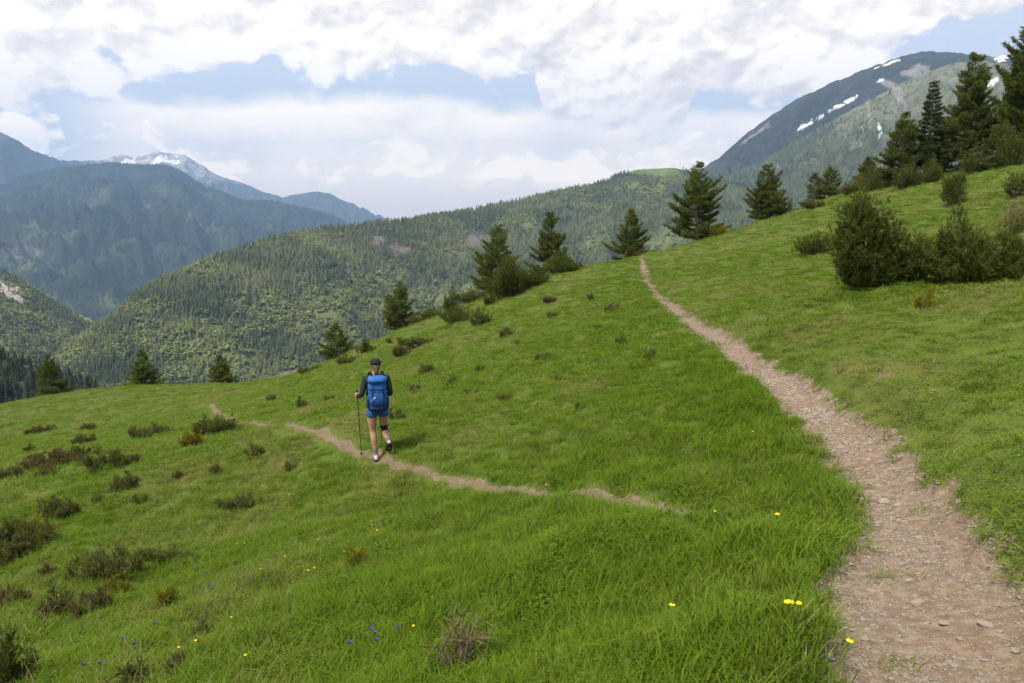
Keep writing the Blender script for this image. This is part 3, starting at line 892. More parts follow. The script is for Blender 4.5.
        return lerp3(c, snow, sstep(0.30, 0.55, sn))
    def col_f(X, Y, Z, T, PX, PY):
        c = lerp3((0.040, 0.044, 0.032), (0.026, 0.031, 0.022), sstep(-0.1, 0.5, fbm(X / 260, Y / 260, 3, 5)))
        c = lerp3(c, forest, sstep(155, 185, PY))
        rk = sstep(985, 1005, PX) * sstep(-0.2, 0.3, fbm(X / 120, Y / 120, 18, 5))
        c = lerp3(c, (0.28, 0.25, 0.24), rk)
        return snowrock(c, X, Y, PX, PY)
    rf = Ridge('mountain', 'high dark summit ridge with snow streaks at the upper right',
          [(560, 205), (620, 196), (660, 184), (690, 173), (706, 166), (722, 156), (742, 137), (770, 116), (800, 97), (840, 79), (870, 68), (900, 57), (920, 52), (945, 51), (970, 54), (992, 57), (1005, 54), (1020, 58), (1060, 50), (1300, 60)],
          5000, 3300, -300, 37, amp=0.15, wl=400, na=700, nt=280, jag=2.4, colour=col_f)
    def col_g(X, Y, Z, T, PX, PY):
        n_ = fbm(X / 220, Y / 220, 3, 5)
        tl = sstep(112, 150, PY + 26 * n_)
        c = lerp3((0.135, 0.145, 0.078), lerp3(forest, (0.11, 0.12, 0.055), sstep(0, 0.5, n_)), tl)
        c = lerp3(c, (0.20, 0.18, 0.155), sstep(0.12, 0.45, fbm(X / 90, Y / 90, 19, 6)) * 0.7)
        c = lerp3(c, (0.05, 0.06, 0.03), sstep(0.10, 0.40, fbm(X / 60, Y / 60, 23, 5)) * 0.6)
        return snowrock(c, X, Y, PX, PY)
    rg_ = Ridge('mountain', 'forested shoulder rising to the upper right summit',
          [(520, 235), (600, 212), (650, 200), (690, 187), (720, 182), (760, 163), (800, 139), (835, 119), (868, 101), (900, 84), (930, 71), (955, 62), (980, 60), (1010, 66), (1060, 70), (1300, 80)],
          3900, 1900, -330, 41, amp=0.12, wl=400, na=640, nt=280, jag=1.2, colour=col_g)

    def col_d(X, Y, Z, T, PX, PY):
        c = lerp3((0.085, 0.105, 0.036), (0.15, 0.175, 0.06), sstep(-0.1, 0.3, fbm(X / 130, Y / 130, 3, 5)))  # bright leafy base: sunshine on the spur put into the colour
        rk = blob(PX, PY, 10, 291, 27, 13, 0.5) + 0.5 * fbm(X / 40, Y / 40, 5, 5)
        return lerp3(c, (0.40, 0.34, 0.29), sstep(0.55, 0.8, rk))
    rd = Ridge('hill', 'sunny lower spur with pale rock cliffs at the left edge',
          [(-300, 225), (-120, 250), (0, 272), (20, 280), (47, 299), (72, 315), (98, 330), (122, 346), (150, 364), (200, 395)],
          2000, 1150, -400, 53, amp=0.13, wl=330, na=360, nt=140, jag=1.0, colour=col_d)

    def bare_e(X, Y, PX, PY):
        w = 0.6 * fbm(X / 45, Y / 45, 25, 4) * 1.5
        return np.clip(np.maximum.reduce([0.8 * blob(PX, PY, 474, 241, 17, 9, -0.2), 0.8 * blob(PX, PY, 377, 243, 10, 12), 0.85 * blob(PX, PY, 398, 250, 12, 8), 0.7 * blob(PX, PY, 218, 288, 9, 5)]) + w * 0.6, 0, 1)
    def leaf_e(X, Y, Z, PX, PY):
        n_ = fbm(X / 190, Y / 120, 27, 5) + 0.35 * fbm(X / 45, Y / 45, 29, 3)
        low = sstep(250, 350, PY) * 0.28 + 0.22 * blob(PX, PY, 250, 350, 110, 40) + 0.35 * blob(PX, PY, 370, 285, 70, 18, -0.3) + 0.3 * blob(PX, PY, 630, 200, 40, 14)  # leafy patches; sun patches low down imitated by more bright trees
        return 1.25 * n_ + low
    def meadow_e(PX, PY):
        return np.clip(1.3 * blob(PX, PY, 296, 376, 24, 7, -0.3) + 0.8 * blob(PX, PY, 262, 381, 14, 4) + 1.1 * blob(PX, PY, 650, 170, 34, 7, 0.05), 0, 1)
    def col_e(X, Y, Z, T, PX, PY):
        c = lerp3(forest, leafy, sstep(0.1, 0.6, leaf_e(X, Y, Z, PX, PY)))
        c = lerp3(c, meadow, sstep(0.35, 0.6, meadow_e(PX, PY) + 0.3 * fbm(X / 40, Y / 40, 33, 4)))
        return lerp3(c, pink, sstep(0.35, 0.7, bare_e(X, Y, PX, PY)))
    re = Ridge('hill', 'long forested hillside crossing the middle distance',
          [(-60, 440), (-20, 412), (20, 386), (60, 357), (100, 329), (140, 296), (170, 277), (200, 264), (250, 247), (300, 234), (340, 229), (370, 225), (400, 222), (450, 214), (500, 206), (530, 199), (560, 192), (600, 185),
           (615, 177), (632, 170), (660, 168), (682, 168), (700, 176), (740, 186), (800, 196), (900, 205), (1040, 210), (1200, 215)],
          ([-60, 100, 350, 650, 1200], [1250, 1450, 2000, 2900, 2900]), ([-60, 100, 350, 650, 1200], [780, 850, 950, 1100, 1200]), -400, 67, amp=0.10, wl=420, na=760, nt=240, jag=1.0, colour=col_e)

    def col_n(X, Y, Z, T, PX, PY):
        return np.broadcast_to(np.array(forest) * 0.9, X.shape + (3,)).copy()
    rn = Ridge('hill', 'dark wooded knoll below the sunny spur at the left edge',
          [(-260, 345), (-100, 350), (0, 358), (30, 366), (60, 379), (100, 391), (140, 408), (200, 440)], 520, 330, -230, 71, amp=0.05, wl=120, na=160, nt=60, colour=col_n)

    # woods on them: conifers, spring-green broadleaf trees and bleached snags
    M['cloud_shaded_con'] = inst_leaf('cloud_shaded_conifer_needles', [(0.05, (0.020, 0.030, 0.014)), (0.5, (0.034, 0.046, 0.020)), (1.0, (0.070, 0.080, 0.034))])  # darker conifer copy: cloud shadow on valley side and knoll put into colour
    protos = []
    for k in range(6):
        V, T, tt = far_conifer(300 + k, 0.14 + 0.016 * k)
        protos.append(proto('wood_kind_a%d' % k, V, T, [M['far_con']], {'tone': ('FLOAT', tt)}))
    for k in range(4):
        V, fs, tt = far_broadleaf(320 + k)
        protos.append(proto('wood_kind_b%d' % k, V, fs, [M['far_leaf']], {'tone': ('FLOAT', tt)}))
    for k in range(2):
        V, Q = snag(340 + k)
        protos.append(proto('wood_kind_c%d' % k, V, Q, [M['far_dead']], {}))
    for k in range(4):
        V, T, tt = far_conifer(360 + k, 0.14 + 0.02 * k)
        protos.append(proto('wood_kind_d%d' % k, V, T, [M['cloud_shaded_con']], {'tone': ('FLOAT', tt)}))
    rg = np.random.default_rng(99)
    def wood(name, label, ridge, n, hgt, tmin, tmax, leaf, bare=None, dens=None, clear=None, dark=False):
        x, y, z, t_ = ridge.sample(n, rg, tmin, tmax)
        px, py = project(x, y, z)
        keep = (px > -90) & (px < 1110)
        if dens is not None: keep &= rg.uniform(size=n) < dens(x, y, z, px, py)
        if clear is not None: keep &= rg.uniform(size=n) > sstep(0.2, 0.5, clear(px, py))
        x, y, z, px, py = x[keep], y[keep], z[keep], px[keep], py[keep]
        n = len(x)
        lf = leaf(x, y, z, px, py)
        isl = rg.uniform(size=n) < sstep(0.10, 0.60, lf) * 0.72
        idx = np.where(isl, 6 + rg.integers(0, 4, n), (12 + rg.integers(0, 4, n)) if dark else rg.integers(0, 6, n))
        if bare is not None:
            b = sstep(0.35, 0.6, bare(x, y, px, py))
            dd = rg.uniform(size=n) < b
            idx = np.where(dd, 10 + rg.integers(0, 2, n), idx)
        h = rg.uniform(hgt[0], hgt[1], n) * np.where(isl, 0.62, 1.0) * (1 + 0.15 * fbm(x / 90, y / 90, 77, 3))
        w = h * rg.uniform(0.85, 1.2, n) * np.where(isl, 1.25, 1.0)
        rot = np.stack([rg.normal(0, 0.03, n), rg.normal(0, 0.03, n), rg.uniform(0, 6.28, n)], -1)
        tint = np.clip(rg.uniform(0, 1, n) * 0.55 + 0.22 + 0.9 * fbm(x / 170, y / 130, 78, 4), 0, 1)
        o = scatter(name, protos, np.stack([x, y, z - 0.3], -1), rot, np.stack([w, w, h], -1), idx, {'tint': tint})
        tag(o, label, 'woods', kind='stuff')
        print(name, n)
    wood('forest', 'mixed conifer and spring green forest on the long middle hillside', re, 100000, (7, 19), 0.05, 1.04, leaf_e, bare_e, clear=meadow_e,
         dens=lambda x, y, z, a, b: np.clip(0.70 + 1.3 * fbm(x / 55, y / 45, 88, 4), 0.12, 1))
    wood('forest', 'conifers thinning out below the treeline of the right summit', rg_, 42000, (11, 20), 0.05, 1.0, lambda x, y, z, a, b: fbm(x / 220, y / 150, 83, 4) - 0.05,
         dens=lambda x, y, z, a, b: np.clip(sstep(104, 160, b + 30 * fbm(x / 150, y / 150, 84, 4)) * 1.0, 0.03, 1))
    wood('forest', 'dark forest edge under the summit ridge', rf, 9000, (12, 20), 0.05, 0.8, lambda x, y, z, a, b: x * 0 - 1, dens=lambda x, y, z, a, b: sstep(140, 175, b + 20 * fbm(x / 150, y / 150, 85, 4)), dark=True)
    wood('forest', 'sunlit leafy wood on the spur at the left edge', rd, 20000, (8, 15), 0.1, 1.02, lambda x, y, z, a, b: 0.42 + fbm(x / 90, y / 90, 86, 4),  # extra bright broadleaf trees stand in for sunlight on the spur
         dens=lambda x, y, z, a, b: 1 - 0.9 * sstep(0.45, 0.7, blob(a, b, 10, 291, 27, 13, 0.5) + 0.4 * fbm(x / 40, y / 40, 5, 5)))
    wood('forest', 'dark blue conifer forest with cloud shade in its colour across the valley', rc, 40000, (17, 29), 0.05, 1.02, lambda x, y, z, a, b: fbm(x / 400, y / 300, 87, 4) - 0.25, dark=True)
    wood('forest', 'conifers with cloud shade in their colour on the knoll at the left edge', rn, 1700, (8, 12), 0.3, 1.05, lambda x, y, z, a, b: x * 0 - 1, dark=True)

# ------------------------------------------------------------------ sky, sun, air
SUN_EL, SUN_AZ = 57.0, -136.0          # from the left, a little behind the camera (degrees clockwise from +Y)

def build_sky():
    w = bpy.data.worlds.new('World'); scene.world = w; w.use_nodes = True
    t = NT(w.node_tree); t.n.clear()
    out = t.node('ShaderNodeOutputWorld'); bg = t.node('ShaderNodeBackground')
    sky = t.node('ShaderNodeTexSky', sky_type='NISHITA')
    sky.sun_disc = False; sky.sun_elevation = R(SUN_EL); sky.sun_rotation = R(SUN_AZ)
    sky.altitude = 1700; sky.air_density = 1.0; sky.dust_density = 0.6; sky.ozone_density = 1.2
    d = t.node('ShaderNodeTexCoord').outputs['Generated']
    sx = t.node('ShaderNodeSeparateXYZ'); t.set(sx.inputs[0], d)
    dx, dy, dz = sx.outputs
    az = t.m('ARCTAN2', dx, dy); el = t.m('ARCSINE', dz)
    tx = t.m('DIVIDE', dx, t.m('MAXIMUM', dy, 0.05)); tx = t.m('MAXIMUM', t.m('MINIMUM', tx, 3.0), -3.0)
    def field(da, de, detail, s1=6.0, s2=19.0):
        c = t.node('ShaderNodeCombineXYZ')
        t.set(c.inputs[0], t.m('ADD', az, da)); t.set(c.inputs[1], t.m('MULTIPLY', t.m('ADD', el, de), 1.55)); c.inputs[2].default_value = 4.37
        v = c.outputs[0]
        wv = t.noise(v, 9.0, 3, 0.5, color=True, flat=True)
        v2 = t.vm('ADD', v, t.vm('SCALE', t.vm('SUBTRACT', wv, (0.5, 0.5, 0.5)), scale=0.07))
        return t.m('ADD', t.m('MULTIPLY', t.noise(v2, s1, detail, 0.52, flat=True), 0.66), t.m('MULTIPLY', t.noise(v2, s2, max(2, detail - 2), 0.54, flat=True), 0.34))
    f0 = field(0, 0, 7)
    f1 = field(-0.010, 0.022, 4)
    h0 = field(0.5, 0.2, 3, 30.0, 70.0)
    h1 = field(0.5 - 0.0035, 0.2 + 0.006, 3, 30.0, 70.0)
    def puff(da, de):
        c = t.node('ShaderNodeCombineXYZ')
        t.set(c.inputs[0], t.m('ADD', az, da)); t.set(c.inputs[1], t.m('MULTIPLY', t.m('ADD', el, de), 1.35)); c.inputs[2].default_value = 1.7
        wv = t.noise(c.outputs[0], 14.0, 4, 0.55, color=True, flat=True)
        v2 = t.vm('ADD', c.outputs[0], t.vm('SCALE', t.vm('SUBTRACT', wv, (0.5, 0.5, 0.5)), scale=0.06))
        vo = t.node('ShaderNodeTexVoronoi', feature='SMOOTH_F1', voronoi_dimensions='2D'); t.set(vo.inputs['Vector'], v2)
        vo.inputs['Scale'].default_value = 14.0; vo.inputs['Detail'].default_value = 3.0; vo.inputs['Roughness'].default_value = 0.42; vo.inputs['Smoothness'].default_value = 0.35
        return t.m('SUBTRACT', 1.0, vo.outputs['Distance'])
    p0 = puff(0, 0); p1 = puff(-0.005, 0.010)
    g0 = field(0.9, 0.3, 2, 3.2, 9.0)
    # ragged under-edge of the cumulus deck: elevation as a function of azimuth
    EDGE = [(-200, 88), (0, 97), (60, 101), (100, 98), (135, 82), (150, 70), (200, 68), (235, 60), (290, 68), (340, 71), (420, 70), (500, 78), (532, 84), (545, 118), (575, 130), (620, 133), (665, 133), (686, 124), (697, 92), (735, 92), (770, 104),
            (830, 90), (870, 66), (905, 50), (950, 27), (1010, 12), (1100, -20)]
    lo_, hi_ = math.tan(-0.75), math.tan(0.75)
    cv = t.node('ShaderNodeFloatCurve')
    pts_ = []
    for px, py in EDGE:
        a0, e0 = px_az(px, py)
        pts_.append(((math.tan(float(a0)) - lo_) / (hi_ - lo_), min(1, max(0, math.atan(float(e0)) / 0.35))))
    cu = cv.mapping.curves[0]
    cu.points[0].location = (0, pts_[0][1]); cu.points[1].location = (1, 0.9)
    for q in pts_: cu.points.new(*q)
    cv.mapping.update()
    t.set(cv.inputs['Value'], t.m('DIVIDE', t.m('ADD', tx, -lo_), hi_ - lo_))
    edge = t.m('MULTIPLY', cv.outputs[0], 0.35)
    up = t.m('SUBTRACT', el, edge)
    deck = t.m('ADD', t.m('MULTIPLY', t.m('MULTIPLY_ADD', t.m('MINIMUM', up, 0.04), 12.0, 0.06), 1.0), t.m('MULTIPLY', t.m('SUBTRACT', f0, 0.5), 1.0))
    def gauss(px, py, sxp, syp):
        a0, e0 = px_az(px, py); a0 = float(a0); e0 = math.atan(float(e0))
        q = t.m('ADD', t.m('POWER', t.m('ABSOLUTE', t.m('MULTIPLY', t.m('ADD', az, -a0), F / sxp)), 2.0), t.m('POWER', t.m('ABSOLUTE', t.m('MULTIPLY', t.m('ADD', el, -e0), F / syp)), 2.0))
        return t.m('POWER', 2.718, t.m('MULTIPLY', q, -1.0))
    deck = t.m('ADD', deck, t.m('MULTIPLY', t.m('SUBTRACT', h0, 0.5), 0.30))
    deck = t.m('ADD', deck, t.m('MULTIPLY', t.m('SUBTRACT', p0, 0.42), 0.36))
    deck = t.m('SUBTRACT', deck, t.m('MULTIPLY', gauss(107, 55, 14, 12), 0.22))
    deck = t.m('SUBTRACT', deck, t.m('MULTIPLY', gauss(955, 34, 46, 12), 0.35))
    cover = t.sm(deck, -0.05, 0.11)
    # low heaps standing on the far haze
    def row(py): return math.atan(float(px_az(512, py)[1]))
    low = t.m('SUBTRACT', 1.0, t.m('ABSOLUTE', t.m('MULTIPLY', t.m('ADD', el, -row(172)), 1 / 0.028)))
    heap = t.m('ADD', t.m('MULTIPLY', low, 0.26), t.m('MULTIPLY', t.m('SUBTRACT', field(0.37, 0.11, 5, 11.0, 34.0), 0.5), 2.0))
    heap = t.m('ADD', heap, t.m('MULTIPLY', gauss(30, 125, 70, 16), 0.28))
    heap = t.m('ADD', heap, t.m('MULTIPLY', gauss(560, 168, 150, 14), 0.12))
    heaps = t.m('MULTIPLY', t.sm(heap, 0.06, 0.26), t.sm(el, row(192), row(178)))
    # smooth white sheet behind them
    wob = t.m('ADD', t.m('MULTIPLY', t.m('SUBTRACT', g0, 0.5), 0.06), t.m('MULTIPLY', t.m('SUBTRACT', f1, 0.5), 0.05))
    tilt = t.m('MULTIPLY', az, -0.045)
    e2 = t.m('ADD', el, t.m('ADD', wob, t.m('MULTIPLY', t.m('ABSOLUTE', t.m('ADD', az, 0.20)), 0.035)))
    sheet = t.m('MULTIPLY', t.m('MULTIPLY', t.sm(e2, row(92), row(112)), t.m('MULTIPLY_ADD', t.m('SUBTRACT', f1, 0.5), 1.6, 0.92), clamp=True), t.sm(el, row(212), row(168)))
    sheet = t.m('MULTIPLY', sheet, t.sm(az, -0.56, -0.44))
    sheet = t.m('MULTIPLY', sheet, t.m('MULTIPLY_ADD', g0, 0.5, 0.62), clamp=True)
    lit = t.m('MULTIPLY_ADD', t.m('SUBTRACT', f0, f1), 2.8, 0.86)
    lit = t.m('ADD', lit, t.m('MULTIPLY', t.m('SUBTRACT', h0, h1), 0.85))
    lit = t.m('ADD', lit, t.m('MULTIPLY', t.m('SUBTRACT', p0, p1), 1.3))
    lit = t.m('SUBTRACT', lit, t.m('MULTIPLY', t.sm(g0, 0.40, 0.70), 0.36))
    lit = t.m('ADD', lit, t.m('MULTIPLY', t.sm(deck, 0.30, 0.02), 0.10))
    lit = t.m('ADD', lit, t.m('MULTIPLY', gauss(60, 40, 150, 60), 0.30), clamp=True)
    cloud = t.ramp(lit, [(0.0, (6.0, 5.7, 5.4)), (0.40, (7.3, 6.8, 6.4)), (0.80, (8.8, 8.1, 7.4)), (1.0, (9.7, 9.0, 8.1))])
    haze_low = t.sm(el, 0.10, -0.01)
    skyc = t.mix(t.m('MULTIPLY', haze_low, 0.80), t.mix(0.85, sky.outputs[0], (5.7, 6.1, 6.9)), (10.8, 9.2, 7.5))
    c = t.mix(t.m('MULTIPLY', sheet, 0.9), skyc, (14.2, 12.0, 9.2))
    c = t.mix(t.m('MULTIPLY', heaps, 0.72), c, (16.6, 13.8, 10.4))
    c = t.mix(cover, c, cloud)
    # below the horizon: dull land colour so the ground bounce is not sky-bright
    c = t.mix(t.sm(el, -0.02, -0.06), c, (1.0, 1.2, 0.9))
    t.set(bg.inputs[0], c); bg.inputs[1].default_value = 0.10
    t.l.new(bg.outputs[0], out.inputs[0])
    s = bpy.data.lights.new('sun', 'SUN'); s.energy = 3.8; s.angle = R(6); s.color = (1.0, 0.95, 0.87)
    so = link(bpy.data.objects.new('sun', s))
    a, e = R(SUN_AZ), R(SUN_EL)
    v = Vector((math.sin(a) * math.cos(e), math.cos(a) * math.cos(e), math.sin(e)))
    so.rotation_euler = v.to_track_quat('Z', 'Y').to_euler(); so.location = v * 60

def build_haze():
    m, t, out = new_mat('valley_haze')
    pv = t.node('ShaderNodeVolumePrincipled')
    pv.inputs['Color'].default_value = (0.38, 0.61, 1.0, 1); pv.inputs['Density'].default_value = 7.5e-5
    pv.inputs['Anisotropy'].default_value = 0.15
    t.l.new(pv.outputs[0], out.inputs['Volume'])
    lo, hi = (-16500, -16500, -662), (16500, 16500, 1300)
    V = [(x, y, z) for z in (lo[2], hi[2]) for y in (lo[1], hi[1]) for x in (lo[0], hi[0])]
    Q = np.array([(0, 2, 3, 1), (4, 5, 7, 6), (0, 1, 5, 4), (2, 6, 7, 3), (0, 4, 6, 2), (1, 3, 7, 5)])
    o = mesh_obj('haze', np.array(V, float), Q, [m])
    tag(o, 'thin blue haze filling the air over the valley', 'haze', kind='stuff')

def build_camera():
    cam = bpy.data.cameras.new('camera'); o = link(bpy.data.objects.new('camera', cam))
    cam.sensor_width = 36; cam.lens = 36 * F / W
    o.location = (0, 0, 0); o.rotation_euler = (math.pi / 2 - PITCH, 0, 0)
    cam.clip_start = 0.05; cam.clip_end = 200000
    scene.camera = o
    vs = scene.view_settings
    vs.view_transform = 'Standard'; vs.look = 'None'; vs.exposure = 0.58; vs.gamma = 1; vs.use_curve_mapping = False
    cy = scene.cycles
    cy.use_denoising = True; cy.max_bounces = 6; cy.diffuse_bounces = 3; cy.transmission_bounces = 4; cy.volume_bounces = 0
    cy.use_adaptive_sampling = True; cy.adaptive_threshold = 0.02
    cy.sample_clamp_indirect = 6

def place(px, Y, sink=0.0):
    """ground point at depth Y in the direction of a pixel column (iterates on the row)"""
    py = 300.0
    for _ in range(6):
        x, y, z = at_depth(px, py, Y)
        z = gz(x, y)
        py = float(project(np.array(x), np.array(y), np.array(z))[1])
    return x, Y, z - sink, py

def height_for(top_py, px, Y, z):
    return float(at_depth(px, top_py, Y)[2]) - z

def build_trees():
    G = 'pines scattered along the edge of the slope'
    T = [  # px, top row, depth, half width px, seed, kind, label
        (53, 356, 66, 18, 11, 'pine', 'pine_light', 'broad yellow-green pine beside the dark wooded knoll at the left edge', {'lean': 0.0}),
        (145, 351, 66, 18, 12, 'pine', 'pine', 'small rounded pine alone on the left brow against the sunny forest', {}),
        (222, 356, 66, 17, 13, 'pine', 'pine', 'small squat pine standing where the side trail meets the brow', {}),
        (336, 324, 54, 18, 14, 'pine', 'pine', 'leaning bushy pine on the brow just above the hiker', {'lean': 0.04}),
        (401, 283, 52, 19, 15, 'pine', 'pine', 'pointed dense pine on the brow between the hiker and the pair of taller pines', {}),
        (497, 226, 53, 29, 16, 'pine', 'pine', 'tall open pine behind the big round dwarf pine bush', {'gaps': 0.2}),
        (550, 213, 53, 23, 17, 'pine', 'pine', 'tall tapering pine behind the low dark dome shrub', {'gaps': 0.2}),
        (630, 210, 57, 20, 18, 'pine', 'pine', 'slender cone shaped pine beside the far end of the footpath', {}),
        (697, 163, 56, 31, 19, 'pine', 'pine', 'tallest broad pine on the skyline right of the path end', {'gaps': 0.2}),
        (766, 166, 57, 25, 20, 'pine', 'pine', 'even triangular pine alone on the skyline under the summit', {}),
        (829, 168, 58, 16, 21, 'pine', 'pine', 'taller of the two bushy pines close together on the skyline', {'gaps': 0.25}),
        (813, 175, 58, 12, 22, 'pine', 'pine', 'shorter of the two bushy pines close together on the skyline', {'gaps': 0.25}),
        (866, 159, 54, 13, 27, 'pine', 'pine_light', 'little pale green pine at the low end of the grove', {}),
        (899, 113, 50, 23, 23, 'pine', 'pine', 'sloping edge pine at the low end of the dark grove', {}),
        (924, 81, 50, 22, 24, 'spruce', 'spruce', 'narrow dark spruce with a thin pointed top inside the grove', {'gaps': 0.05}),
        (964, 53, 50, 38, 25, 'pine', 'pine', 'big dark pine with a ragged crown in the middle of the grove', {'gaps': 0.2, 'base': 0.10}),
        (1020, 22, 48, 46, 26, 'pine', 'pine', 'tallest dark pine of the grove cut by the right edge', {'gaps': 0.15, 'base': 0.08}),
        (996, 108, 44, 15, 28, 'pine', 'pine_light', 'young light green pine in front of the dark grove', {}),
        (944, 118, 53, 22, 29, 'pine', 'pine', 'dark pine filling the gap between the spruce and the big ragged pine', {}),
    ]
    for px, top, Y, hw, seed, kind, mat, label, kw in T:
        x, y, z, py = place(px, Y)
        h = height_for(top, px, Y, z)
        name = 'spruce_tree' if kind == 'spruce' else 'pine_tree'
        kw = dict(kw)
        conifer(name, label, (x, y, z), h, hw / F * Y * 1.08, seed, mat, 'tree', G if Y > 0 else None, kind=kind, **kw)

